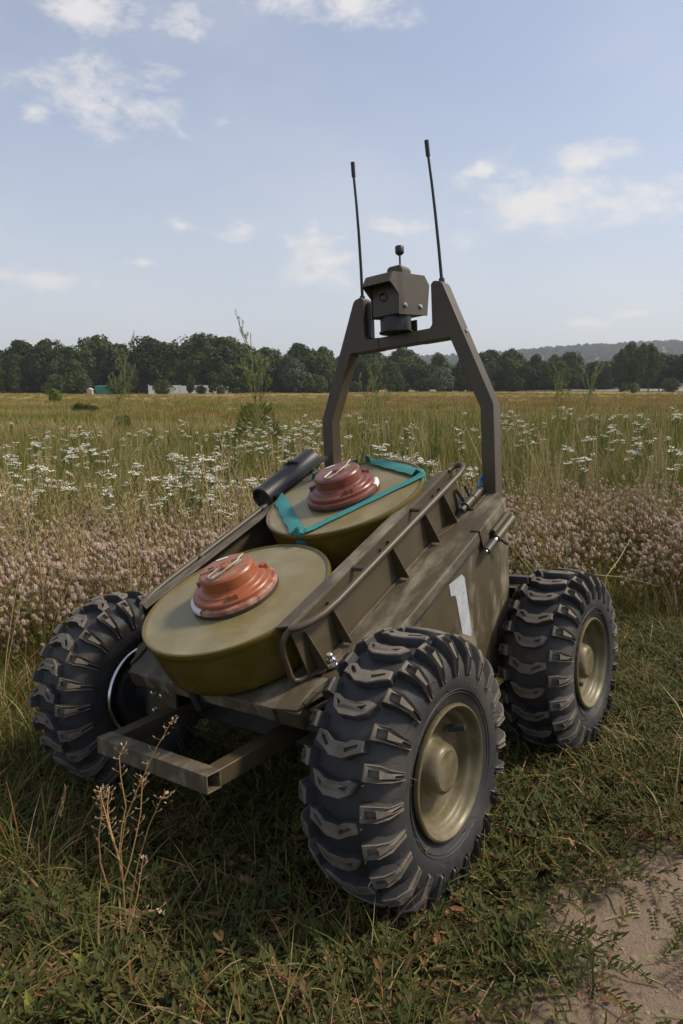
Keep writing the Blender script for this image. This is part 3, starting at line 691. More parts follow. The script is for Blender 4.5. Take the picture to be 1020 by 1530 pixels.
# bare sandy spots, given by where they lie beside the robot
SAND = [(ground_hit(965,1290), 0.10, 1.0), (ground_hit(990,1370), 0.13, 1.0), (ground_hit(900,1400), 0.12, 0.95), (ground_hit(970,1490), 0.12, 0.95), (ground_hit(850,1480), 0.10, 0.85), (ground_hit(920,1280), 0.07, 0.7), (ground_hit(1080,1330), 0.16, 1.0), (ground_hit(1060,1480), 0.13, 1.0),
        (ground_hit(760,1470), 0.06, 0.55), (ground_hit(640,1490), 0.06, 0.45), (ground_hit(30,1265), 0.05, 0.6), (ground_hit(470,1440), 0.05, 0.35), (ground_hit(900,1600), 0.15, 0.9), (ground_hit(1200,1420), 0.25, 1.0)]
def sandiness(x, y):
    if y > 1.5 or y < -2.5: return 0.0
    s = 0
    for p, r, k in SAND:
        d2 = ((x-p.x)**2+(y-p.y)**2)/(r*r); s = max(s, k*math.exp(-d2*0.55))
    n = noise.noise(Vector((x*14, y*14, 3)))*0.22+noise.noise(Vector((x*40, y*40, 5)))*0.15
    return max(0.0, min(1.0, s+n*min(1, s*2.2)))

def ground_material():
    m, nt, bs = newmat('meadow_soil')
    at_ = nt.nodes.new('ShaderNodeAttribute'); at_.attribute_name = 'sand'
    geo = nt.nodes.new('ShaderNodeNewGeometry'); sp = nt.nodes.new('ShaderNodeSeparateXYZ'); nt.links.new(geo.outputs['Position'], sp.inputs[0])
    n1 = noise_node(nt, 18, 7, 0.65); n2 = noise_node(nt, 150, 6, 0.7); n3 = noise_node(nt, 700, 3, 0.7)
    soil = mixc(nt, n1, (0.045,0.033,0.018), (0.105,0.070,0.040)); soil = mixc(nt, ramp(nt, n2, 0.4, 0.65), soil, (0.034,0.034,0.015))
    sand = mixc(nt, n2, (0.24,0.172,0.120), (0.36,0.27,0.195)); sand = mixc(nt, mathn(nt, 'MULTIPLY', ramp(nt, n1, 0.52, 0.68), 0.55), sand, (0.15,0.108,0.076)); sand = mixc(nt, ramp(nt, n3, 0.62, 0.7), sand, (0.44,0.35,0.27))
    near = mixc(nt, ramp(nt, at_.outputs['Fac'], 0.25, 0.6), soil, sand)
    b1 = noise_node(nt, 0.045, 6, 0.6, stretch=(0.35,1.3,1)); b2 = noise_node(nt, 0.5, 6, 0.65, stretch=(0.4,1,1)); b3 = noise_node(nt, 0.12, 5, 0.6, stretch=(0.3,1.2,1))
    far = mixc(nt, ramp(nt, b2, 0.35, 0.65), (0.165,0.165,0.038), (0.28,0.23,0.075)); far = mixc(nt, ramp(nt, b1, 0.46, 0.6), far, (0.30,0.16,0.055)); far = mixc(nt, ramp(nt, b3, 0.6, 0.7), far, (0.13,0.175,0.034))
    c = mixc(nt, ramp(nt, sp.outputs[1], 3.0, 9.0), near, far)
    nt.links.new(c, bs.inputs['Base Color']); bs.inputs['Roughness'].default_value = 0.95; bs.inputs['Specular IOR Level'].default_value = 0.15
    h = mathn(nt, 'ADD', mathn(nt, 'MULTIPLY', n2, 0.8), mathn(nt, 'MULTIPLY', n3, 0.25)); bump(nt, bs, h, 1.0, 0.010)
    return m
def build_ground():
    def axis(lo, hi, k, n):
        a, b = math.asinh(lo/k), math.asinh(hi/k); return [k*math.sinh(a+(b-a)*i/n) for i in range(n+1)]
    xs = axis(-4000, 4000, 0.9, 330); ys = axis(-30, 5000, 0.9, 300)
    nx = len(xs); vs_ = []; sand = []
    for y in ys:
        for x in xs: vs_.append((x, y, terrain(x, y))); sand.append(sandiness(x, y))
    fs = [(j*nx+i, j*nx+i+1, (j+1)*nx+i+1, (j+1)*nx+i) for j in range(len(ys)-1) for i in range(nx-1)]
    me = bpy.data.meshes.new('ground'); me.from_pydata(vs_, [], fs); me.materials.append(ground_material())
    a = me.attributes.new('sand', 'FLOAT', 'POINT'); a.data.foreach_set('value', sand)
    me.polygons.foreach_set('use_smooth', [True]*len(fs))
    o = bpy.data.objects.new('ground', me); link(o); tag(o, 'meadow ground with bare sandy patches', kind='structure')
build_ground()

# ------------------------------------------------------------------ plant materials
def leafmat(name, c1, c2, c3=None, rough=0.65, trans=0.25, spec=0.15):
    """two-tone leaf with a different tint for every single plant"""
    m, nt, bs = newmat(name); oi = nt.nodes.new('ShaderNodeObjectInfo')
    n = noise_node(nt, 35, 3)
    c = mixc(nt, oi.outputs['Random'], c1, c2)
    if c3: c = mixc(nt, ramp(nt, n, 0.52, 0.72), c, c3)
    nt.links.new(c, bs.inputs['Base Color']); bs.inputs['Roughness'].default_value = rough; bs.inputs['Specular IOR Level'].default_value = spec
    if trans:
        t = nt.nodes.new('ShaderNodeBsdfTranslucent'); nt.links.new(c, t.inputs['Color'])
        mx = nt.nodes.new('ShaderNodeMixShader'); mx.inputs[0].default_value = trans
        out = nt.nodes['Material Output']; nt.links.new(bs.outputs[0], mx.inputs[1]); nt.links.new(t.outputs[0], mx.inputs[2]); nt.links.new(mx.outputs[0], out.inputs[0])
    return m
M['knot'] = leafmat('knotgrass_leaf', (0.038,0.052,0.014), (0.078,0.080,0.022), (0.14,0.085,0.032))
M['green'] = leafmat('green_grass', (0.063,0.087,0.018), (0.108,0.125,0.029), (0.157,0.134,0.038))
M['olivegrass'] = leafmat('olive_grass', (0.15,0.146,0.031), (0.215,0.189,0.043), (0.273,0.215,0.06))
M['lush'] = leafmat('lush_green_blade', (0.099,0.143,0.022), (0.152,0.185,0.033), (0.198,0.191,0.04))
M['straw'] = leafmat('straw', (0.384,0.294,0.132), (0.504,0.396,0.198), (0.3,0.204,0.09), trans=0.15)
M['hay'] = leafmat('weathered_hay', (0.19,0.135,0.06), (0.27,0.20,0.10), (0.13,0.085,0.04), trans=0.15)
M['russet'] = leafmat('russet_stem', (0.20,0.080,0.030), (0.27,0.125,0.045), (0.15,0.07,0.03), trans=0.15)
M['litter'] = leafmat('dead_leaf', (0.188,0.088,0.045), (0.3,0.169,0.088), (0.112,0.062,0.037), trans=0.1)
M['cloverhead'] = leafmat('clover_fuzz', (0.58,0.48,0.385), (0.72,0.60,0.49), (0.62,0.46,0.36), rough=0.9, trans=0.4, spec=0.1)
M['clovercore'] = leafmat('clover_core', (0.39,0.286,0.208), (0.481,0.351,0.26), rough=0.9, trans=0.1, spec=0.1)
M['cloverleaf'] = leafmat('clover_leaf', (0.15,0.165,0.045), (0.22,0.20,0.06), (0.30,0.19,0.07), trans=0.35)
M['white'] = leafmat('white_petal', (0.76,0.74,0.63), (0.83,0.80,0.71), (0.68,0.65,0.50), trans=0.2)
M['palegreen'] = leafmat('pale_green_stem', (0.216,0.257,0.095), (0.297,0.317,0.135), (0.176,0.203,0.068))
M['weedgreen'] = leafmat('weed_green', (0.066,0.096,0.026), (0.102,0.126,0.036), (0.132,0.132,0.048))
M['brightgreen'] = leafmat('bright_green_leaf', (0.10,0.165,0.022), (0.14,0.20,0.035))
M['drystem'] = leafmat('dry_tan_stem', (0.36,0.22,0.085), (0.42,0.27,0.12), (0.28,0.14,0.06), trans=0.0)
M['drypod'] = leafmat('dry_pod', (0.36,0.24,0.14), (0.50,0.38,0.26), (0.30,0.15,0.08), trans=0.2)
M['bark'] = paint('bark', (0.050,0.040,0.030), (0.080,0.066,0.050), 0.9, None, scale=3, bstr=0)

# ------------------------------------------------------------------ plant meshes
def strip(m, base, dirh, h, lean, w, seg=4, droop=0.0, twist=0.0):
    """one grass blade: tapering strip that bends over"""
    d = Vector((math.cos(dirh), math.sin(dirh), 0)); sd_ = Vector((-d.y, d.x, 0)); sd_ = (sd_*math.cos(twist)+d*math.sin(twist))
    vs_ = []; b = Vector(base)
    for i in range(seg+1):
        t = i/seg; p = b+d*(lean*t*t)+Vector((0,0,h*t-droop*t*t*t)); ww = w*(1-t)**0.6*0.5 if i < seg else 0
        if i < seg: vs_ += [p-sd_*ww, p+sd_*ww]
        else: vs_.append(p)
    fs = [(2*i,2*i+1,2*i+3,2*i+2) for i in range(seg-1)]+[(2*seg-2,2*seg-1,2*seg)]
    m.add(vs_, fs)
def leaf(m, p, d, up, L, w):
    d = Vector(d).normalized(); up = Vector(up); s = d.cross(up)
    if s.length < 1e-4: s = d.orthogonal()
    s.normalize(); n = s.cross(d); p = Vector(p)
    m.add([p, p+d*L*0.35-s*w*0.5+n*w*0.12, p+d*L*0.75-s*w*0.38+n*w*0.1, p+d*L, p+d*L*0.75+s*w*0.38+n*w*0.1, p+d*L*0.35+s*w*0.5+n*w*0.12, p+d*L*0.5],
          [(0,1,6),(1,2,6),(2,3,6),(3,4,6),(4,5,6),(5,0,6)])
def thin(m, pts, r):  m.tube(pts, r, 3, caps=False)
LIB = {}
def lib(kind, name, mb, mats, smooth=None):
    me = mb.mesh(name, mats, smooth); o = bpy.data.objects.new(name, me); LIB.setdefault(kind, []).append(o); return o
def V3(a, b, c): return Vector((a, b, c))

def make_library():
    r = random.Random(11); U = r.uniform
    for v in range(8):        # knotgrass: prostrate sprigs with small oval leaves
        m = MB()
        for st in range(r.randint(3,4)):
            a = U(0,6.283); L = U(0.05,0.10); p = V3(U(-.01,.01),U(-.01,.01),0.003); pts = [p.copy()]; n = 11
            for i in range(n):
                a += U(-.3,.3); p = p+V3(math.cos(a),math.sin(a),0)*(L/n); p.z = 0.004+0.030*math.sin(min(1,(i+1)/n*1.2)*1.6)*U(0.5,1.1); pts.append(p.copy())
                for sgn in (1,-1):
                    if r.random() < 0.92:
                        la = a+sgn*U(0.5,1.2); leaf(m, p, (math.cos(la),math.sin(la),U(0.1,0.9)), (0,0,1), U(0.007,0.0135), U(0.0026,0.0046))
            m.cur = 1; thin(m, pts, 0.0007); m.cur = 0
        lib('knot', 'knotgrass_%02d' % v, m, [M['knot'], M['russet'] if v % 4 == 1 else M['weedgreen']])
    for v in range(5):        # long trailing runners for the sand
        m = MB(); a = U(-.2,.2); p = V3(0,0,0.004); pts = [p.copy()]; n = 26; L = U(0.22,0.34)
        for i in range(n):
            a += U(-.16,.16); p = p+V3(math.cos(a),math.sin(a),0)*(L/n); p.z = 0.006+0.008*abs(math.sin(i*0.7)); pts.append(p.copy())
            if i > 3:
                for sgn in (1,-1):
                    la = a+sgn*U(0.4,1.0)
                    if r.random() < 0.55: leaf(m, p, (math.cos(la),math.sin(la),U(0.1,0.7)), (0,0,1), U(0.008,0.015), U(0.003,0.005))
                if r.random() < 0.3:   # side shoot
                    la = a+r.choice((1,-1))*U(0.5,0.9); q = p.copy(); pp = [q.copy()]
                    for j in range(6):
                        q = q+V3(math.cos(la),math.sin(la),0.15)*0.009; pp.append(q.copy())
                        for sgn in (1,-1): leaf(m, q, (math.cos(la+sgn*0.7),math.sin(la+sgn*0.7),0.5), (0,0,1), U(0.008,0.013), U(0.003,0.0048))
                    m.cur = 1; thin(m, pp, 0.0006); m.cur = 0
        m.cur = 1; thin(m, pts, 0.0011); m.cur = 0
        lib('runner', 'runner_%02d' % v, m, [M['knot'], M['palegreen']])
    def tuft(kind, v, nb, h0, h1, w0, w1, spread, mats, mix, lean=0.5, seg=4):
        m = MB()
        for b in range(nb):
            a = U(0,6.283); rr = spread*math.sqrt(r.random()); h = U(h0,h1); x = r.random(); k = 0
            while k < len(mix)-1 and x > mix[k]: k += 1
            m.cur = k
            strip(m, (math.cos(a)*rr, math.sin(a)*rr, -0.004), a+U(-1.4,1.4), h, h*U(0.05,lean), U(w0,w1), seg, droop=h*U(0,0.3), twist=U(-1.2,1.2))
        lib(kind, '%s_%02d' % (kind, v), m, mats)
    for v in range(6): tuft('short', v, 16, 0.022, 0.075, 0.0016, 0.0034, 0.03, [M['green'],M['olivegrass'],M['hay']], (0.62,0.84,1.0), 1.2)
    for v in range(5): tuft('mid', v, 26, 0.07, 0.20, 0.002, 0.004, 0.045, [M['green'],M['olivegrass'],M['russet'],M['straw']], (0.42,0.68,0.80,1.0), 0.8)
    for v in range(6): tuft('tall', v, 44, 0.18, 0.50, 0.0025, 0.0055, 0.09, [M['lush'],M['olivegrass'],M['straw'],M['russet']], (0.56,0.82,0.95,1.0), 0.5, 5)
    for v in range(4): tuft('field', v, 60, 0.10, 0.32, 0.008, 0.016, 0.35, [M['olivegrass'],M['lush'],M['straw']], (0.45,0.90,1.0), 0.5, 3)
    for v in range(3): tuft('dry', v, 60, 0.12, 0.34, 0.008, 0.015, 0.35, [M['straw'],M['olivegrass'],M['russet']], (0.55,0.90,1.0), 0.5, 3)
    for v in range(3): tuft('rust', v, 60, 0.12, 0.32, 0.008, 0.016, 0.35, [M['russet'],M['olivegrass'],M['straw']], (0.42,0.75,1.0), 0.4, 3)
    for v in range(5):        # long blades pressed flat
        m = MB()
        for b in range(4):
            a = U(0,6.283); m.cur = r.choice((0,0,0,2,2,1)); strip(m, (U(-.03,.03),U(-.03,.03),U(0.002,0.012)), a, U(0.03,0.07), U(0.05,0.14), U(0.002,0.004), 6, droop=U(0.03,0.07), twist=U(-.6,.6))
        lib('lying', 'lying_%02d' % v, m, [M['green'], M['hay'], M['olivegrass']])
    for v in range(3):        # small broad-leaved rosettes
        m = MB(); n = r.randint(5,8)
        for b in range(n):
            a = b*6.283/n+U(-.3,.3); leaf(m, (0,0,0.006), (math.cos(a),math.sin(a),U(.25,.9)), (0,0,1), U(0.022,0.045), U(0.008,0.015))
        lib('rosette', 'rosette_%02d' % v, m, [M['lush']])
    for v in range(4):        # dry litter
        m = MB()
        for b in range(9):
            a = U(0,6.283); leaf(m, (U(-.04,.04),U(-.04,.04),U(0.002,0.022)), (math.cos(a),math.sin(a),U(-.3,.4)), (U(-.5,.5),U(-.5,.5),1), U(0.008,0.022), U(0.003,0.009))
        for b in range(5):
            a = U(0,6.283); p = V3(U(-.04,.04),U(-.04,.04),U(0.003,0.02)); m.cur = 1; thin(m, [p, p+V3(math.cos(a)*.03,math.sin(a)*.03,U(-.002,.01)), p+V3(math.cos(a+.3)*.06,math.sin(a+.3)*.06,U(-.004,.012))], 0.0008); m.cur = 0
        lib('litter', 'litter_%02d' % v, m, [M['litter'], M['hay']])
    crumb = paint('dry_soil_crumb', (0.20,0.145,0.10), (0.32,0.24,0.175), 0.95, None, scale=90, bstr=0.3)
    for v in range(4):
        m = MB(); bm = bmesh.new(); bmesh.ops.create_icosphere(bm, subdivisions=1, radius=0.0045)
        for q in bm.verts: q.co *= U(0.6,1.15); q.co.z *= 0.7
        m.add([tuple(q.co) for q in bm.verts], [tuple(q.index for q in f.verts) for f in bm.faces]); bm.free()
        lib('crumb', 'crumb_%02d' % v, m, [crumb])
    def seedgrass(v):
        m = MB()
        for b in range(4):
            a = U(0,6.283); h = U(0.38,0.62); ln = h*U(0.05,0.3); pts = []
            for i in range(6):
                t = i/5; pts.append(V3(math.cos(a)*ln*t*t+U(-.004,.004), math.sin(a)*ln*t*t, h*t))
            thin(m, pts, 0.0011)
            for i in range(26):
                t = 0.74+0.26*i/25; j = min(int(t*5),4); p = pts[j].lerp(pts[j+1], t*5-j); la = i*2.4
                leaf(m, p, (math.cos(la)*0.6,math.sin(la)*0.6,1.0), (math.sin(la),-math.cos(la),0.2), U(0.010,0.020), 0.0030)
        lib('seed', 'seed_%02d' % v, m, [M['straw']])
    for v in range(4): seedgrass(v)
    def clover(v):
        m = MB(); mats = [M['cloverhead'], M['clovercore'], M['cloverleaf'], M['russet']]
        for st in range(r.randint(4,6)):
            a = U(0,6.283); h = U(0.13,0.34); ln = U(0.02,0.13); pts = []
            for i in range(5):
                t = i/4; pts.append(V3(math.cos(a)*ln*t+U(-.006,.006), math.sin(a)*ln*t+U(-.006,.006), h*t))
            m.cur = 3 if r.random() < 0.5 else 2; thin(m, pts, 0.0009)
            tips = [(pts[-1], (pts[-1]-pts[-2]).normalized())]
            for k in range(r.randint(1,3)):
                j = r.randint(2,3); b = pts[j]; aa = U(0,6.283); e = b+V3(math.cos(aa)*.03,math.sin(aa)*.03,U(.03,.07)); thin(m, [b, b.lerp(e,.5)+V3(0,0,-.004), e], 0.0007); tips.append((e, V3(math.cos(aa)*.3,math.sin(aa)*.3,1).normalized()))
            m.cur = 2
            for k in range(10):
                t = U(0.1,0.95)*3.99; j = int(t); p = pts[j].lerp(pts[j+1], t-j); la = U(0,6.283)
                for q in (-.5,0,.5): leaf(m, p, (math.cos(la+q),math.sin(la+q),U(.3,.9)), (0,0,1), U(0.012,0.020), 0.0042)
            for p, d in tips:
                L = U(0.013,0.023); w = U(0.0070,0.0092); u = d.orthogonal().normalized(); x = d.cross(u)
                m.cur = 1; vs_ = []; fs = []
                for i, (tt, rr) in enumerate(((0,.35),(.3,.95),(.7,.8),(1,.15))):
                    for k in range(5): vs_.append(p+d*(tt*L)+(u*math.cos(k*1.2566)+x*math.sin(k*1.2566))*w*rr*0.75)
                for i in range(3): fs += [(i*5+k, i*5+(k+1)%5, i*5+5+(k+1)%5, i*5+5+k) for k in range(5)]
                m.add(vs_, fs); m.cur = 0
                for k in range(46):
                    tt = U(0.02,1.0); aa = k*2.399; rr = w*math.sin(0.35+tt*2.4); o_ = (u*math.cos(aa)+x*math.sin(aa)); q = p+d*(tt*L)+o_*rr*0.6; e = (o_+d*U(0.2,1.0)).normalized()*U(0.0030,0.0052); s_ = o_.cross(d).normalized()*0.0010
                    m.add([q-s_, q+s_, q+e], [(0,1,2)])
        lib('clover', 'clover_%02d' % v, m, mats)
    for v in range(7): clover(v)
make_library()

# ------------------------------------------------------------------ scattering what nobody could count
def scatter(name, label, cat, kinds, pts, seed):
    """pts: list of (x, y, scale, kind)  ->  one object of instanced tufts"""
    r = random.Random(seed); objs = [o for k in kinds for o in LIB[k]]; off = {}; n = 0
    for k in kinds: off[k] = (n, len(LIB[k])); n += len(LIB[k])
    lc = bpy.data.collections.new(name+'_sources')
    for i, o in enumerate(objs):
        c = o.copy(); c.name = 'source_%03d_%s' % (i, name); lc.objects.link(c)
    me = bpy.data.meshes.new(name); me.from_pydata([(x, y, terrain(x, y)) for x, y, s, k in pts], [], [])
    rot = []; scl = []; var = []
    for x, y, s, k in pts:
        rot += [r.uniform(-.14,.14), r.uniform(-.14,.14), r.uniform(0,6.283)]; scl.append(s); a, b = off[k]; var.append(a+r.randrange(b))
    at_ = me.attributes.new('rot', 'FLOAT_VECTOR', 'POINT'); at_.data.foreach_set('vector', rot)
    at_ = me.attributes.new('scl', 'FLOAT', 'POINT'); at_.data.foreach_set('value', scl)
    at_ = me.attributes.new('var', 'INT', 'POINT'); at_.data.foreach_set('value', var)
    o = bpy.data.objects.new(name, me); link(o); tag(o, label, cat, kind='stuff')
    ng = bpy.data.node_groups.new(name, 'GeometryNodeTree')
    ng.interface.new_socket('Geometry', in_out='INPUT', socket_type='NodeSocketGeometry'); ng.interface.new_socket('Geometry', in_out='OUTPUT', socket_type='NodeSocketGeometry')
    N = ng.nodes.new; L = ng.links.new
    gi = N('NodeGroupInput'); go = N('NodeGroupOutput'); mp = N('GeometryNodeMeshToPoints'); ip = N('GeometryNodeInstanceOnPoints'); ci = N('GeometryNodeCollectionInfo')
    ci.inputs['Collection'].default_value = lc; ci.inputs['Separate Children'].default_value = True; ci.inputs['Reset Children'].default_value = True
    def na(nm, ty):
        q = N('GeometryNodeInputNamedAttribute'); q.data_type = ty; q.inputs['Name'].default_value = nm; return q.outputs['Attribute']
    L(gi.outputs[0], mp.inputs[0]); L(mp.outputs[0], ip.inputs['Points']); L(ci.outputs[0], ip.inputs['Instance'])
    ip.inputs['Pick Instance'].default_value = True
    L(na('var','INT'), ip.inputs['Instance Index']); L(na('rot','FLOAT_VECTOR'), ip.inputs['Rotation']); L(na('scl','FLOAT'), ip.inputs['Scale'])
    L(ip.outputs[0], go.inputs[0])
    md = o.modifiers.new('scatter', 'NODES'); md.node_group = ng
    return o
def pick(r, table):
    x = r.random()*sum(w for _, w in table)
    for k, w in table:
        x -= w
        if x <= 0: return k
    return table[-1][0]
def near_wheel(lx, ly, g=0.0):
    return 0.245-g < abs(lx) < 0.40+g and abs(abs(ly)-0.2853) < 0.075+g
def in_robot(lx, ly, g=0.0): return abs(lx) < 0.42+g and abs(ly) < 0.49+g

def meadow():
    r = random.Random(21); U = r.uniform
    # short ground cover round and under the robot
    pts = []
    for _ in range(26000):
        d = 0.42+2.7*r.random()**0.85; y = CAM.y+d; hw = 0.62*d+0.35; x = CAM.x+U(-hw, hw)
        s = sandiness(x, y)
        if r.random() < s*1.25-0.06: continue
        lx, ly = robot_xy(x, y)
        if near_wheel(lx, ly, -0.015): continue
        pat = noise.noise(Vector((x*2.6, y*2.6, 8)))
        if noise.noise(Vector((x*5.5, y*5.5, 77))) < -0.22 and r.random() < 0.55: continue
        k = pick(r, (('knot',4.2+3*pat),('short',3.8-2*pat),('litter',5.2+2*abs(pat)),('lying',2.0),('rosette',0.45)))
        if s > 0.3: k = pick(r, (('knot',4),('short',1.0),('litter',1.6)))
        pts.append((x, y, U(0.75,1.35), k))
    scatter('ground_cover', 'low knotgrass, short grass and dry leaf litter around the robot', 'ground cover', ('knot','short','litter','lying','rosette'), pts, 1)
    pts = []
    for _ in range(9000):
        x = U(-1.2, 1.6); y = U(-1.0, 0.3)
        if sandiness(x, y) > 0.22 and r.random() < 0.7: pts.append((x, y, U(0.3,1.0)**2*1.2, 'crumb'))
    scatter('sand_crumbs', 'loose crumbs of dry soil on the bare sand', 'soil crumbs', ('crumb',), pts, 8)
    pts = []
    for px, py in ((890,1380),(960,1330),(930,1440),(850,1420),(980,1460),(790,1390),(870,1500),(1000,1400),(760,1440),(940,1280),(905,1330),(985,1515),(815,1515),(740,1500),(880,1300)):
        p = ground_hit(px+U(-20,20), py+U(-15,15)); pts.append((p.x, p.y, U(0.7,1.15), 'runner'))
    scatter('trailing_runners', 'trailing leafy runners creeping over the bare sand', 'runners', ('runner',), pts, 2)
    # knee-high mixed grass on both sides and behind the robot
    pts = []
    for _ in range(5600):
        d = 0.9+3.0*r.random(); y = CAM.y+d; hw = 0.62*d+0.3; x = CAM.x+U(-hw, hw)
        lx, ly = robot_xy(x, y)
        if in_robot(lx, ly, 0.07): continue
        left = (x < -0.55 and y > -0.35+0.3*noise.noise(Vector((x*2, y*2, 2)))) or (x < -0.30-0.25*(y+0.9) and y < -0.2 and r.random() < 0.6)
        back = y > 0.95+0.25*noise.noise(Vector((x*2, y*2, 6)))
        right = x > 0.6 and y > 0.15
        if not (left or back or right): 
            if r.random() > 0.02: continue
        if right and not back and r.random() < 0.62: continue
        pts.append((x, y, U(0.6,1.1)*(0.62 if right and not back else 0.95), pick(r, (('mid',8),('seed',0.30 if not right else 0.1)))))
    scatter('mixed_grass', 'ankle-high mixed green and straw grass beside the robot', 'grass', ('mid','seed'), pts, 3)
    # hare's-foot clover belt
    pts = []
    for _ in range(5400):
        d = 1.6+3.4*r.random(); y = CAM.y+d; hw = 0.78*d+0.4; x = CAM.x+U(-hw, hw)
        lx, ly = robot_xy(x, y)
        if in_robot(lx, ly, 0.12): continue
        edge = (0.45 if x < 0 else 0.98)+0.3*noise.noise(Vector((x*1.7, y*1.7, 12)))
        if y < edge or y > 3.05+0.5*noise.noise(Vector((x*1.1, 0, 2))): continue
        if noise.noise(Vector((x*1.9, y*1.9, 31))) < -0.28: continue
        if r.random() > min(1.0, 0.35+(y-edge)*1.4): continue
        pts.append((x, y, U(0.72,1.2), pick(r, (('clover',8.0),('seed',0.5),('mid',3.2)))))
    scatter('clover_belt', 'belt of greyish pink fuzzy clover heads behind the robot', 'clover', ('clover','seed','mid'), pts, 4)
    # tall meadow grass
    pts = []
    for _ in range(9600):
        d = 2.9+11*r.random()**1.25; y = CAM.y+d; hw = 0.80*d+0.6; x = CAM.x+U(-hw, hw)
        if y < 1.9+0.4*noise.noise(Vector((x, y, 3))): continue
        g = noise.noise(Vector((x*0.9, y*0.9, 15)))
        if y < 3.2 and r.random() < 0.55: continue
        pts.append((x, y, U(0.65,1.1)*(1+0.25*g), pick(r, (('tall',8),('seed',1.5 if g > -0.1 else 0.6),('mid',1)))))
    scatter('tall_grass', 'tall green and straw meadow grass behind the clover', 'grass', ('tall','seed','mid'), pts, 5)
    pts = []
    for _ in range(21000):
        d = 11*(16.0)**(r.random()**0.9); y = CAM.y+d; x = CAM.x+U(-0.88*d-1, 0.88*d+1)
        b = noise.noise(Vector((x*0.02, y*0.07, 5)))+0.5*noise.noise(Vector((x*0.1, y*0.2, 9))); c = noise.noise(Vector((x*0.06, y*0.16, 25)))
        if r.random() < 0.2: continue
        k = 'rust' if b > (0.16 if d < 45 else 0.0) and d > 22 and r.random() < 0.8 else 'dry' if c > 0.16 and r.random() < 0.75 else 'field'
        pts.append((x, y, U(0.7,1.15)*(1.25 if d < 20 else 1.0), k))
    scatter('far_grass', 'yellow-green and rust coloured grass of the open field', 'grass', ('field','dry','rust'), pts, 6)
meadow()

# ------------------------------------------------------------------ trees
def treemat(name, c1, c2, c3):
    return leafmat(name, c1, c2, c3, rough=0.7, trans=0.2, spec=0.2)
TM = [treemat('dark_oak_leaf', (0.028,0.042,0.008), (0.042,0.060,0.012), (0.064,0.082,0.018)),
      treemat('mid_green_leaf', (0.044,0.064,0.012), (0.066,0.088,0.016), (0.095,0.112,0.024)),
      treemat('grey_willow_leaf', (0.075,0.095,0.055), (0.095,0.115,0.068), (0.11,0.13,0.075)),
      treemat('yellow_green_leaf', (0.10,0.14,0.022), (0.13,0.17,0.03), (0.16,0.18,0.04))]
def crown_mesh(name, seed, mat, w, h, base, lobes=18, per=190, leafs=0.42, taper=0.6, bumpy=0.27):
    """unit tree 1 m high: leaf clumps on the skins of many lobes; w = width / height"""
    r = random.Random(seed); vs_ = []; fs = []
    L = []
    for i in range(lobes):
        t = (i+0.5)/lobes; z = base+(1-base)*(0.08+0.84*t); env = (math.sin(math.pi*min(1,max(0.08,t*0.86+0.14)))**taper)*w*0.5
        a = i*2.399+r.uniform(-.5,.5); rr = env*r.uniform(0.35,0.85); R_ = bumpy*w*r.uniform(0.55,1.0)*(0.65+0.6*math.sin(math.pi*t))
        L.append((Vector((math.cos(a)*rr, math.sin(a)*rr, z)), min(R_, (1.0-z)*1.05+0.05)))
    for c, R_ in L:
        for k in range(per):
            d = Vector((r.gauss(0,1), r.gauss(0,1), r.gauss(0.15,0.9))).normalized()
            p = c+d*R_*r.uniform(0.62,1.06); p.z = c.z+(p.z-c.z)*0.85
            if p.z < base*0.7: continue
            n = (d+Vector((r.uniform(-.8,.8),r.uniform(-.8,.8),r.uniform(-.5,.9)))).normalized(); u = n.orthogonal().normalized(); v = n.cross(u)
            s = leafs*0.1*r.uniform(0.5,1.15); b = len(vs_)
            for q in range(4):
                an = q*1.571+r.uniform(-.4,.4); k_ = s*r.uniform(0.55,1.0); vs_.append(p+u*math.cos(an)*k_+v*math.sin(an)*k_)
            fs.append((b,b+1,b+2,b+3))
    me = bpy.data.meshes.new(name); me.from_pydata(vs_, [], fs); me.materials.append(mat); return me
def trunk_mesh(name, seed, base, w):
    r = random.Random(seed); m = MB()
    m.tube([(0,0,-0.02),(r.uniform(-.01,.01),0,base*0.6),(r.uniform(-.02,.02),0.01,base+0.12),(0,0,0.72)], 0.026, 7, r_end=0.006)
    for i in range(6):
        a = i*2.2+r.random(); z = base*0.8+0.07*i; m.tube([(0,0,z),(math.cos(a)*w*.18,math.sin(a)*w*.18,z+0.09),(math.cos(a)*w*.36,math.sin(a)*w*.36,z+0.2)], 0.010, 5, r_end=0.003)
    return m.mesh(name, M['bark'], 60)
TREES = {}
for nm, specs in {'oak': [(1,0,.82,.16),(2,0,.95,.14),(3,0,.75,.18),(4,0,.88,.12),(5,1,.80,.15)], 'ash': [(6,1,.66,.14),(7,1,.60,.16),(8,1,.72,.10)], 'willow': [(9,2,.85,.03),(10,2,1.0,.03)],
                  'bush': [(11,1,1.15,.02),(12,0,1.0,.02),(13,1,1.3,.02)], 'upright': [(14,1,.42,.04),(15,1,.36,.06)], 'lime_bush': [(16,3,1.0,.02)]}.items():
    TREES[nm] = [(crown_mesh(nm+'_crown', s, TM[k], w, 1, b, lobes=20 if nm in ('oak','ash') else 15, per=210 if nm in ('oak','ash') else 170, leafs=0.36 if nm in ('oak','ash') else 0.62), trunk_mesh(nm+'_trunk', s, b, w)) for s, k, w, b in specs]
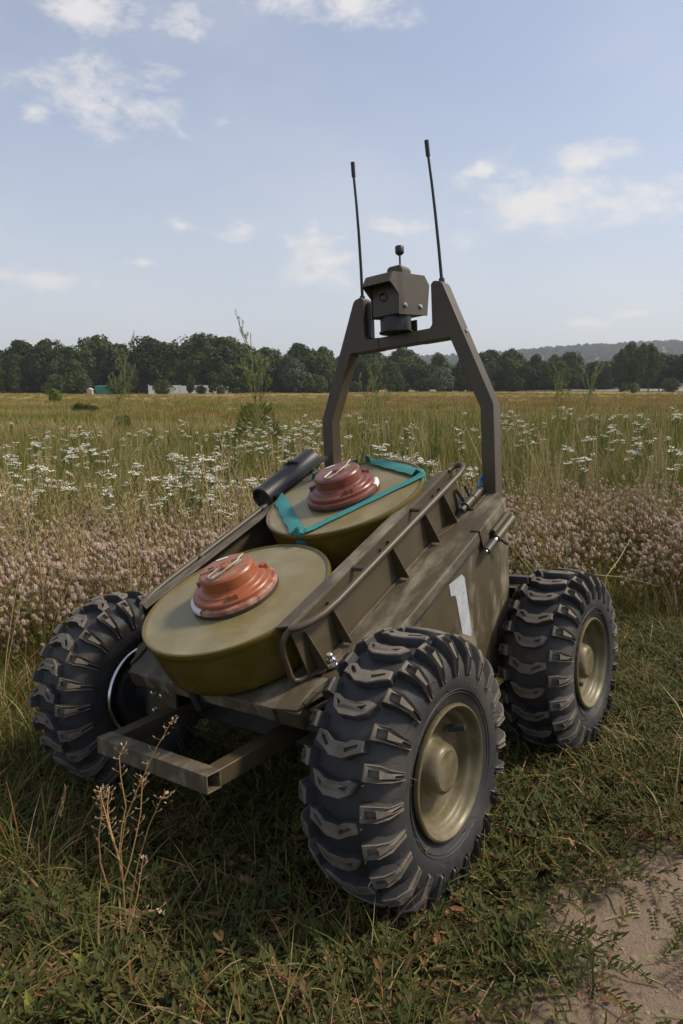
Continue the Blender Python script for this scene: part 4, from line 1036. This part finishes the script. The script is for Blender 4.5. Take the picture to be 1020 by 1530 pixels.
TREE_TEXT = {'oak': ('broadleaf_tree','dark green broadleaf tree in the wood edge beyond the meadow','tree','broadleaf trees of the wood edge'),
             'ash': ('broadleaf_tree','mid green slender-crowned tree in the wood edge beyond the meadow','tree','slender trees of the wood edge'),
             'willow': ('willow_bush','pale grey-green rounded willow in front of the dark wood','willow','grey willows before the wood'),
             'bush': ('bush','round green bush at the foot of the wood','bush','bushes at the foot of the wood'),
             'upright': ('young_tree','narrow young tree standing before the wood','tree','narrow young trees before the wood'),
             'lime_bush': ('bush','bright yellow-green bush out on the meadow','bush','yellow-green bushes on the meadow')}
def tree(kind, px, base_py, top_py, dist, wscale=1.0, seed=0, label=None):
    r = random.Random(int(px*7+dist*13)+seed); cm, tm = TREES[kind][r.randrange(len(TREES[kind]))]
    p = at(px, base_py, dist); z0 = terrain(p.x, p.y); top = at(px, top_py, dist).z; h = top-z0
    nm, lb, ct, gp = TREE_TEXT[kind]
    o = empty(nm); tag(o, label or lb, ct, None if label else gp)
    o.location = (p.x, p.y, z0); o.rotation_euler = (0, 0, r.uniform(0,6.283)); o.scale = (h*wscale*r.uniform(.92,1.08), h*wscale*r.uniform(.92,1.08), h)
    for n, me in (('trunk', tm), ('crown', cm)):
        c = bpy.data.objects.new(n, me); link(c, o)
    return o
def woods():
    r = random.Random(77); U = r.uniform
    prof = [(-120,520),(-60,512),(0,522),(40,507),(75,506),(105,517),(150,502),(180,512),(200,524),(228,503),(250,514),(272,520),(302,498),(340,503),(362,514),(400,520),(450,512),(480,518),(520,520),(560,522),(600,521),(650,529),(690,533),(728,521),(762,522),(800,530),(830,531),(850,526)]
    def top(px):
        for (a, ya), (b, yb) in zip(prof, prof[1:]):
            if a <= px <= b: return ya+(yb-ya)*(px-a)/(b-a)
        return 528
    SKYLINE = {150: 'tall dark broad tree rising behind the teal shed', 228: 'tall dark tree above the near end of the panel fence', 302: 'tallest dark tree of the wood, above the panel fence', 728: 'tree with a bare tufted top beside the roll bar leg', 450: 'dark tree rising right behind the left grey willow', 40: 'dark tree with a tufted top above the narrow young trees'}
    for px, ty in prof:                                   # the trees that make the skyline
        tree('oak' if px < 420 else r.choice(('oak','ash')), px+U(-4,4), 588, ty+U(-2,2), U(172,186), U(0.85,1.05), label=SKYLINE.get(px))
    px = -140
    while px < 850:                                       # trees filling the face of the wood
        tree(r.choice(('oak','oak','ash')), px, 588, top(px)+U(9,24), U(166,176), U(0.9,1.15)); px += U(15,24)
    for px, ty, ds, ws in ((700,527,150,.7),(815,545,160,.8),(838,540,158,.8),(886,543,172,.75),(905,545,185,.8)): tree('ash', px, 587, ty, ds, ws)
    tree('oak', 887, 587, 541, 168, 0.85, label='lone dark tree standing clear beside the pale yard')
    for px, ty, ws in ((925,522,.6),(938,510,.62),(955,512,.6),(968,513,.58),(984,528,.75),(1003,530,.8),(1022,528,.9),(1045,520,.9),(1075,524,.9),(1110,520,.9),(1150,526,.9)):
        tree('ash' if px < 975 else 'oak', px, 587, ty, U(160,172), ws)
    for px, ty in ((440,537),(662,549)): tree('willow', px, 588, ty, 158, 1.0)
    for px, ty, ds in ((115,556,150),(242,567,140),(178,565,150),(355,545,150),(82,560,152),(300,576,140),(330,577,142),(72,572,150),(470,560,160),(590,560,160),(720,562,160),(770,562,160),(930,572,150),(1000,565,155),(530,570,160),(630,566,160),(-40,565,150)):
        tree('bush', px, 589, ty, ds, 1.0)
    for px, ty in ((22,553),(4,566),(285,558),(318,553),(90,562)): tree('upright', px, 589, ty, 140, 1.0)
    tree('lime_bush', 82, 600, 581, 52, 1.0, label='bright yellow-green bush out on the meadow')
    tree('lime_bush', 947, 586, 572, 135, 1.0, label='small bright green bush in front of the right hand grove')
    for px, ty in ((118,602),(131,604),(140,606)): tree('bush', px, 616, ty, 30, 1.1, label='small dark green bush low in the meadow grass').__setitem__('group', 'small dark bushes in the grass')
    # the wood behind, seen only as a mass
    LIB['wood'] = []
    for nm in ('oak','ash','bush'):
        for cm, tm in TREES[nm]: LIB['wood'].append(bpy.data.objects.new('wood_source', cm))
    pts = []
    for _ in range(260):
        y = U(186,250); px = U(-260,900); x = (px-510)/1028*(y+1.27); pts.append((x, y, (588-top(px)-U(14,34))/1028*y, 'wood'))
    for _ in range(60):
        y = U(190,300); px = U(860,1250); x = (px-510)/1028*y; pts.append((x, y, U(5.5,8.5), 'wood'))
    for _ in range(330):
        y = U(168,230); px = U(-1300,-120) if r.random() < 0.6 else U(1150,2100); pts.append(((px-510)/1028*(y+1.27), y, U(8,13), 'wood'))
    for _ in range(420):
        y = U(184,215); px = U(-280,875); pts.append(((px-510)/1028*(y+1.27), y, U(3.2,5.5), 'wood'))
    scatter('far_wood', 'dark depth of the wood behind its edge trees', 'wood', ('wood',), pts, 41)
woods()

def hill():
    prof = [(-2500,572),(-600,566),(0,562),(300,556),(550,540),(640,533),(700,531),(760,527),(800,523),(850,519),(900,516),(950,514),(1000,512),(1100,510),(1300,514),(1700,535),(2600,560),(4000,572)]
    def ridge(px):
        for (a, ya), (b, yb) in zip(prof, prof[1:]):
            if a <= px <= b: return ya+(yb-ya)*(px-a)/(b-a)
        return 572
    D0, D1 = 900.0, 1900.0; vs_, fs = [], []; nx, ny = 150, 22
    def hz(px, t):
        rz = (581-ridge(px))/1028*(D0+(D1-D0)*0.72)-8
        return -3+rz*(math.sin(min(1.0, t/0.72)*math.pi/2)**1.5)*(1 if t < 0.72 else 1-0.25*(t-0.72)/0.28)
    for j in range(ny+1):
        t = j/ny; d = D0+(D1-D0)*t
        for i in range(nx+1):
            px = -2400+6200*i/nx; vs_.append(((px-510)/1028*d, d, hz(px, t)+4*noise.noise(Vector((px*.01, t*6, 3)))))
    fs = [(j*(nx+1)+i, j*(nx+1)+i+1, (j+1)*(nx+1)+i+1, (j+1)*(nx+1)+i) for j in range(ny) for i in range(nx)]
    m = MB(); m.add(vs_, fs); g = paint('hill_grass', (0.06,0.075,0.025), (0.10,0.10,0.04), 0.9, None, scale=0.02, bstr=0)
    tag(m.build('hill', g, smooth=80), 'low wooded hill on the horizon', kind='structure')
    r = random.Random(9); pts = []
    for _ in range(5200):
        px = r.uniform(380,1500) if r.random() < 0.85 else r.uniform(-2000,3200); t = r.random()**0.8*0.85; d = D0+(D1-D0)*t
        pts.append(((px-510)/1028*d, d, r.uniform(7,15), 'wood', hz(px, t)-2))
    o = scatter('hill_wood', 'distant trees covering the hill', 'wood', ('wood',), [p[:4] for p in pts], 43)
    for v, p in zip(o.data.vertices, pts): v.co.z = p[4]
hill()

def far_buildings():
    # teal site shed
    a = at(142, 585, 150); b = at(172, 585, 150); z0 = terrain(a.x, a.y); zt = at(150, 577.5, 150).z
    s = empty('site_shed'); s.location = (a.x, a.y, z0); tag(s, 'low teal green shed at the foot of the wood', 'shed')
    teal = paint('teal_sheet', (0.03,0.26,0.17), (0.04,0.31,0.21), 0.5, None, scale=2, bstr=0); w = b.x-a.x; h = zt-z0
    n = 9
    for i in range(n):
        m = MB(); m.box((w*i/n+0.02,0,0),(w*(i+1)/n-0.02,0.06 if i % 2 else 0.10,h)); m.build('wall_sheet', teal, s)
    m = MB(); m.box((0,0.11,0),(w,3.0,h-0.02)); m.build('body', teal, s)
    m = MB(); m.prism([(-0.25,h),(3.2,h+0.10),(3.2,h+0.18),(-0.25,h+0.08)], -0.15, w+0.15, 0); m.build('roof', paint('shed_roof', (0.05,0.30,0.21), (0.06,0.34,0.24), 0.5, None, bstr=0), s)
    # pale concrete panel fence
    conc = paint('pale_concrete', (0.46,0.46,0.46), (0.55,0.55,0.54), 0.8, (0.25,0.24,0.22), 0.4, 1.5, bstr=0)
    a = at(222, 585, 152); b = at(345, 585, 158); z0 = terrain(a.x, a.y); h = at(260, 575.5, 152).z-z0
    f = empty('panel_fence'); f.location = (a.x, a.y, z0); f.rotation_euler = (0, 0, math.atan2(b.y-a.y, b.x-a.x)); tag(f, 'pale grey concrete panel fence at the foot of the wood', 'fence')
    L = (Vector((b.x,b.y))-Vector((a.x,a.y))).length; n = 8
    for i in range(n):
        m = MB(); m.box((L*i/n+0.1,0,0),(L*(i+1)/n-0.1,0.10,h*(1 if i % 3 else 0.94))); m.build('panel', conc, f, bevel=0.02)
    for i in range(n+1):
        m = MB(); m.box((L*i/n-0.09,-0.05,0),(L*i/n+0.09,0.17,h*1.06)); m.build('post', conc, f, bevel=0.02)
    p = at(133, 584, 148); s = empty('small_hut'); s.location = (p.x, p.y, terrain(p.x, p.y)); tag(s, 'tiny cream hut beside the teal shed', 'hut')
    m = MB(); m.box((-0.5,0,0),(0.5,1.2,1.1)); m.build('wall', paint('cream_wall', (0.42,0.36,0.24), (0.5,0.43,0.3), 0.8, None, bstr=0), s)
    m = MB(); m.prism([(-0.65,1.1),(0.65,1.1),(0.0,1.5)], -0.1, 1.3, 1); m.build('roof', conc, s)
    # pale gravel yard among the right hand trees
    m = MB(); vs_ = []
    pts = [(150,-0.28),(158,-0.1),(175,0.25),(200,0.75),(240,1.2)]
    for d, z in pts:
        for px in (760,800,840,880,920,960,1010,1060,1130): vs_.append(((px-510)/1028*(d+1.27), d, z+0.06*noise.noise(Vector((px*.1,d*.2,0)))-(0.35 if px in (760,1130) else 0)))
    m.add(vs_, [(j*9+i, j*9+i+1, j*9+i+10, j*9+i+9) for j in range(len(pts)-1) for i in range(8)])
    tag(m.build('gravel_yard', paint('pale_gravel', (0.20,0.18,0.15), (0.30,0.27,0.23), 0.95, (0.12,0.12,0.05), 0.8, 0.25, scale=0.6, bstr=0, lo=0.45, hi=0.6), smooth=60), 'pale gravel yard below the right hand grove', kind='structure')
far_buildings()

# ------------------------------------------------------------------ single plants
def place(o, x, y, rz, s):
    o.location = (x, y, terrain(x, y)-0.004); o.rotation_euler = (0, 0, rz); o.scale = (s, s, s)
def yarrow_proto(seed):
    r = random.Random(seed); U = r.uniform; m = MB(); heads = []
    for st in range(r.randint(1,4)):
        H = U(0.36,0.58); a0 = U(0,6.283); ln = U(0.0,0.14); pts = [V3(math.cos(a0)*ln*(i/5)**1.2+U(-.006,.006), math.sin(a0)*ln*(i/5)**1.2+U(-.006,.006), H*0.88*i/5) for i in range(6)]
        pts[0] = V3(0,0,0); thin(m, pts, 0.0015); w = MB()
        for k in range(10):
            t = U(0.08,0.85)*4.99; j = int(t); p = pts[j].lerp(pts[j+1], t-j); a = U(0,6.283); leaf(m, p, V3(math.cos(a),math.sin(a),U(.4,1.2)), (0,0,1), U(0.025,0.05), 0.006)
        topp = pts[-1]; tx, ty = U(-.35,.35), U(-.35,.35)
        for c in range(r.randint(4,8)):
            a = c*1.3+U(-.4,.4); rr = U(0.006,0.036); ox, oy = math.cos(a)*rr, math.sin(a)*rr
            q = topp+V3(ox, oy, H*0.10+U(-.016,.008)+ox*tx+oy*ty); w.cur = 1; thin(w, [topp, topp.lerp(q,.6)+V3(0,0,-.006), q+V3(0,0,.004)], 0.0008); w.cur = 0
            for f in range(r.randint(5,9)):
                b = f*2.4; s_ = 0.0046*math.sqrt(f); p = q+V3(math.cos(b)*s_*1.25, math.sin(b)*s_*1.25, 0.003+U(-.004,.003)); R_ = U(0.0032,0.0052); n = 5; hx, hy = U(-.5,.5), U(-.5,.5)
                vs_ = [p+V3(0,0,0.0016)]+[p+V3(math.cos(6.283*i/n)*R_, math.sin(6.283*i/n)*R_, (math.cos(6.283*i/n)*hx+math.sin(6.283*i/n)*hy)*R_) for i in range(n)]
                w.add(vs_, [(0,1+i,1+(i+1)%n) for i in range(n)])
        heads.append(w.mesh('flower_head', [M['white'], M['weedgreen']]))
    return m.mesh('yarrow_stem', M['weedgreen']), heads
def yarrows():
    protos = [yarrow_proto(s) for s in range(12)]; r = random.Random(19); U = r.uniform; n = 0; tries = 0
    while n < 215 and tries < 9000:
        tries += 1
        d = 3.3+7.5*r.random()**1.3; x = CAM.x+U(-0.56*d, 0.56*d); y = CAM.y+d; px = 510+x/d*1028
        w = 1.0 if px < 470 else 0.55 if px < 720 else 0.42
        cl = noise.noise(Vector((x*1.15, y*0.9, 44)))
        if r.random() > w*(0.07+2.4*max(0, cl+0.02)): continue
        a, hs_ = protos[r.randrange(12)]
        o = bpy.data.objects.new('yarrow', a); link(o); tag(o, 'white flat-topped yarrow flowering in the tall meadow grass', 'wildflower', 'white yarrow in the meadow')
        for b in hs_: link(bpy.data.objects.new('flower_head', b), o)
        place(o, x, y, U(0,6.283), U(0.85,1.2)); o.rotation_euler.x = U(-.1,.1); o.rotation_euler.y = U(-.1,.1); n += 1
yarrows()
def broom_weed(seed, H, n, mat):
    r = random.Random(seed); U = r.uniform; m = MB()
    for s in range(n):
        a = U(0,6.283); h = H*U(0.6,1.0); ln = h*U(0.05,0.28); pts = [V3(math.cos(a)*.02+math.cos(a)*ln*(i/6)**1.3, math.sin(a)*.02+math.sin(a)*ln*(i/6)**1.3, h*i/6) for i in range(7)]
        m.cur = 1; thin(m, pts, 0.0018); m.cur = 0
        for k in range(64):
            t = U(0.15,1.0)*5.99; j = int(t); p = pts[j].lerp(pts[j+1], t-j); la = k*2.4
            leaf(m, p, (math.cos(la)*.7,math.sin(la)*.7,1.0), (math.sin(la),-math.cos(la),.3), U(0.016,0.034)*(1.25-t/8), 0.0048)
    return m.mesh('broom_weed', [mat, M['weedgreen']])
def branchy_weed(seed, H):
    """tall tumble weed: pale bare branches over a leafy foot"""
    r = random.Random(seed); U = r.uniform; m = MB()
    def br(p, d, L, rad, lev):
        pts = [p]; q = p
        for i in range(5):
            d = (d+V3(U(-.10,.10),U(-.10,.10),0.05)).normalized(); q = q+d*(L/5); pts.append(q)
        m.tube(pts, rad, 4, caps=False, r_end=rad*0.5)
        if lev < 2:
            for k in range(7 if lev == 0 else 4):
                t = U(0.35,0.98)*4.99; j = int(t); b = pts[j].lerp(pts[j+1], t-j); a = U(0,6.283); br(b, (d+V3(math.cos(a),math.sin(a),0.25)*0.6).normalized(), L*U(0.22,0.42), rad*0.55, lev+1)
        for k in range(16 if lev else 14):
            t = U(0.3,1.0)*4.99; j = int(t); b = pts[j].lerp(pts[j+1], t-j); a = U(0,6.283); leaf(m, b, (math.cos(a),math.sin(a),0.8), (0,0,1), 0.045*H/2, 0.012*H/2)
    for i in range(2): br(V3(U(-.03,.03),U(-.03,.03),0), V3(U(-.12,.12),U(-.12,.12),1).normalized(), H*(0.97 if i == 0 else 0.72), 0.0115*H/2, 0)
    return m.mesh('tall_weed', M['palegreen'])
def foot_mesh(seed):
    r = random.Random(seed); U = r.uniform; m = MB()
    for k in range(900):
        a = U(0,6.283); z = U(0.1,0.85); rr = 0.38*math.sqrt(r.random())*(1.15-z*0.7); leaf(m, (math.cos(a)*rr,math.sin(a)*rr,z), (math.cos(a)*.5,math.sin(a)*.5,1), (math.sin(a),-math.cos(a),.2), U(0.06,0.13), 0.014)
    return m.mesh('leafy_foot', M['weedgreen'])
def single_plants():
    r = random.Random(31); U = r.uniform
    pr = [broom_weed(1, 0.72, 11, M['weedgreen']), broom_weed(2, 0.62, 8, M['weedgreen']), broom_weed(3, 0.66, 7, M['olivegrass'])]
    for px, d, s, k in ((318,5.0,1.05,0),(345,5.6,1.0,0),(262,5.8,.95,1),(240,6.8,.95,0),(590,5.4,1.0,0),(625,5.0,.95,1),(655,6.0,1.0,0),(470,5.2,.9,1),(690,5.6,.95,2),(880,5.2,1.05,0),(905,6.2,1.0,1),(960,5.6,1.0,2),(790,6.5,1.0,1),(150,6.4,1.0,2),(90,7.0,.95,1),(40,6.0,.95,2),(410,6.6,1.0,2),(540,7.0,1.0,0)):
        o = bpy.data.objects.new('broom_weed', pr[k]); link(o); tag(o, ('dark green upright many-stemmed weed in the meadow','slim dark green upright weed in the meadow','olive upright weed in the meadow')[k], 'weed', ('dense upright weeds','slim upright weeds','olive upright weeds')[k])
        place(o, CAM.x+(px-510)/1028*d, CAM.y+d, U(0,6.283), s*U(.92,1.05))
    ft = foot_mesh(5)
    for i, (px, ty, d, lb) in enumerate(((385,492,11,'tall pale branching weed over a leafy foot, before the middle of the wood'),(185,541,14,'tall pale branching weed standing before the teal shed'),(828,543,13,'tall pale branching weed left of a similar one before the grove'),(866,545,14.5,'tall pale branching weed nearest the lone dark tree'),(556,552,12,'thin pale weed seen under the roll bar'),(575,566,11,'short pale weed seen under the roll bar'))):
        x = CAM.x+(px-510)/1028*d; y = CAM.y+d; H = at(px, ty, d).z-terrain(x, y)
        o = bpy.data.objects.new('tall_weed', branchy_weed(50+i, H)); link(o); tag(o, lb, 'weed'); place(o, x, y, U(0,6.283), 1.0)
        if i in (0, 1):
            f = bpy.data.objects.new('leafy_foot', ft); link(f, o); f.scale = (1,1,0.9) if i == 0 else (.6,.6,.6)
    # dry shepherd's purse in front of the bumper
    def pod_stem(m, w, pts, n, t0=0.35, size=1.0):
        m.tube(pts, 0.0010*size, 5, caps=False, r_end=0.0005)
        for k in range(n):
            t = (t0+(1-t0)*k/n)*(len(pts)-1.001); j = int(t); p = Vector(pts[j]).lerp(Vector(pts[j+1]), t-j); a = k*2.4; d = V3(math.cos(a),math.sin(a),0.55)
            e = p+d*0.006; m.tube([p, e], 0.0003, 3, caps=False); leaf(w, e, d+V3(0,0,.5), (math.sin(a),-math.cos(a),0.1), 0.0052, 0.0021)
        e = Vector(pts[-1])
        for k in range(9):
            a = k*2.4; leaf(w, e+V3(math.cos(a)*.002,math.sin(a)*.002,U(-.010,.003)), (math.cos(a),math.sin(a),0.8), (0,0,1), 0.0042, 0.0022)
    base = ground_hit(198, 1432)
    def on(px, py, dd=0.0):
        p = at(px, py, base.y-CAM.y+dd); return V3(p.x-base.x, p.y-base.y, p.z-base.z)
    o = empty('shepherds_purse'); o.location = base; tag(o, "dry tan shepherd's purse with small pods, standing before the bumper", 'dry plant')
    stems = [([(198,1432),(188,1380),(184,1320),(180,1270),(188,1222),(205,1180),(232,1120),(258,1075)],30,.42,0),([(184,1320),(177,1280),(182,1235),(188,1205),(180,1160),(178,1130),(184,1118)],12,.55,.02),
             ([(190,1390),(196,1340),(206,1290),(222,1235),(240,1195),(251,1190)],9,.7,-.02),([(184,1320),(195,1285),(203,1250),(210,1215),(212,1175),(214,1160)],18,.4,.04),([(180,1290),(170,1262),(160,1225),(152,1195),(150,1178)],22,.3,.03),
             ([(176,1275),(165,1240),(160,1210),(163,1180)],18,.3,.05),([(163,1332),(150,1290),(147,1250),(152,1215),(150,1185)],14,.4,-.02),([(110,1420),(140,1392),(180,1378),(215,1365),(240,1357)],9,.6,-.06),([(190,1395),(205,1340),(214,1280)],6,.7,.03)]
    for pts, n, t0, dd in stems:
        m = MB(); w = MB(); pod_stem(m, w, [on(px, py, dd*i/len(pts)) for i, (px, py) in enumerate(pts)], n, t0)
        s = m.build('stem', M['drystem'], o, smooth=60); w.build('pods', M['drypod'], s)
    # pale arching stems behind the rear wheel
    for i, (pts, d0, d1, mt) in enumerate((([(905,862),(925,835),(942,805)],1.95,2.1,'straw'),([(880,858),(930,862),(985,876)],2.0,2.05,'palegreen'),([(815,868),(790,820),(785,800),(760,770)],2.1,2.25,'palegreen'),([(800,862),(775,830),(757,805)],2.1,2.2,'palegreen'),([(848,850),(845,805),(842,760)],2.2,2.3,'palegreen'),([(900,855),(915,825),(926,790),(930,765)],2.15,2.25,'weedgreen'),([(806,858),(785,835),(765,800)],2.15,2.25,'palegreen'))):
        n = len(pts)*3; P = []
        src = [at(px, py, d0+(d1-d0)*k/(len(pts)-1)) for k, (px, py) in enumerate(pts)]
        g = V3(src[0].x, src[0].y, terrain(src[0].x, src[0].y)); P = [V3(0,0,0)]
        for k in range(len(src)-1):
            for q in (0, .5): P.append(src[k].lerp(src[k+1], q)-g)
        P.append(src[-1]-g); m = MB(); m.tube(P, 0.0016, 5, caps=False, r_end=0.0008)
        o = m.build('grass_stem', M[mt], None, smooth=60); o.location = g; tag(o, 'long thin pale grass stem arching up behind the rear wheel', 'grass stem', 'arching stems behind the rear wheel')
    # single leaves and seed heads in the foreground
    p = ground_hit(355, 1408); m = MB(); q = at(268, 1398, p.y-CAM.y+0.01)-p
    vs_ = []
    for i in range(9):
        t = i/8; c = V3(q.x*t, q.y*t, 0.012+q.z*t+0.012*math.sin(t*3)); w = 0.0012+0.0062*max(0,math.sin(min(1,(t-0.25)/0.75)*3.0)) if t > 0.25 else 0.0012
        vs_ += [c+V3(0.1*w,-w*0.6,w*0.7), c-V3(0.1*w,-w*0.6,w*0.7)]
    m.add(vs_, [(2*i,2*i+1,2*i+3,2*i+2) for i in range(8)]); o = m.build('broad_leaf', M['weedgreen'], None, smooth=80); o.location = p; tag(o, 'single broad blue-green grass leaf lying on the ground cover', 'leaf')
    for px, py, tx, ty, lb in ((600,1385,660,1200,'pale seed head leaning up against the front tyre'),(70,1330,98,1180,'straw coloured grass stalk beside the left tyre'),):
        p = ground_hit(px, py); e = at(tx, ty, p.y-CAM.y-0.01)-p; m = MB(); m.tube([(0,0,0), e*0.5+V3(-.008,0,.004), e], 0.0010, 5, caps=False, r_end=0.0006)
        if lb.startswith('pale'): e = e*0.62; m = MB(); m.tube([(0,0,0), e*0.5+V3(-.008,0,.004), e], 0.0010, 5, caps=False, r_end=0.0006)
        for k in range(18):
            t = 0.72+0.28*k/17; a = k*2.4; leaf(m, e*t, e.normalized()+V3(math.cos(a)*.4,math.sin(a)*.4,0.1), (0,0,1), 0.010, 0.0032)
        o = m.build('seed_stalk', M['straw'], None, smooth=60); o.location = p; tag(o, lb, 'grass stalk')
single_plants()

# ------------------------------------------------------------------ the air
def haze():
    m = MB(); m.box((-4300,-40,-6), (4300,5050,160))
    mt = bpy.data.materials.new('thin_haze'); mt.use_nodes = True; nt = mt.node_tree; nt.nodes.clear()
    out = nt.nodes.new('ShaderNodeOutputMaterial'); v = nt.nodes.new('ShaderNodeVolumePrincipled'); v.inputs['Color'].default_value = (0.86,0.92,1.0,1); v.inputs['Density'].default_value = 0.00026; v.inputs['Anisotropy'].default_value = 0.2
    nt.links.new(v.outputs[0], out.inputs['Volume'])
    o = m.build('haze', mt); tag(o, 'thin blue summer haze', kind='stuff')
haze()
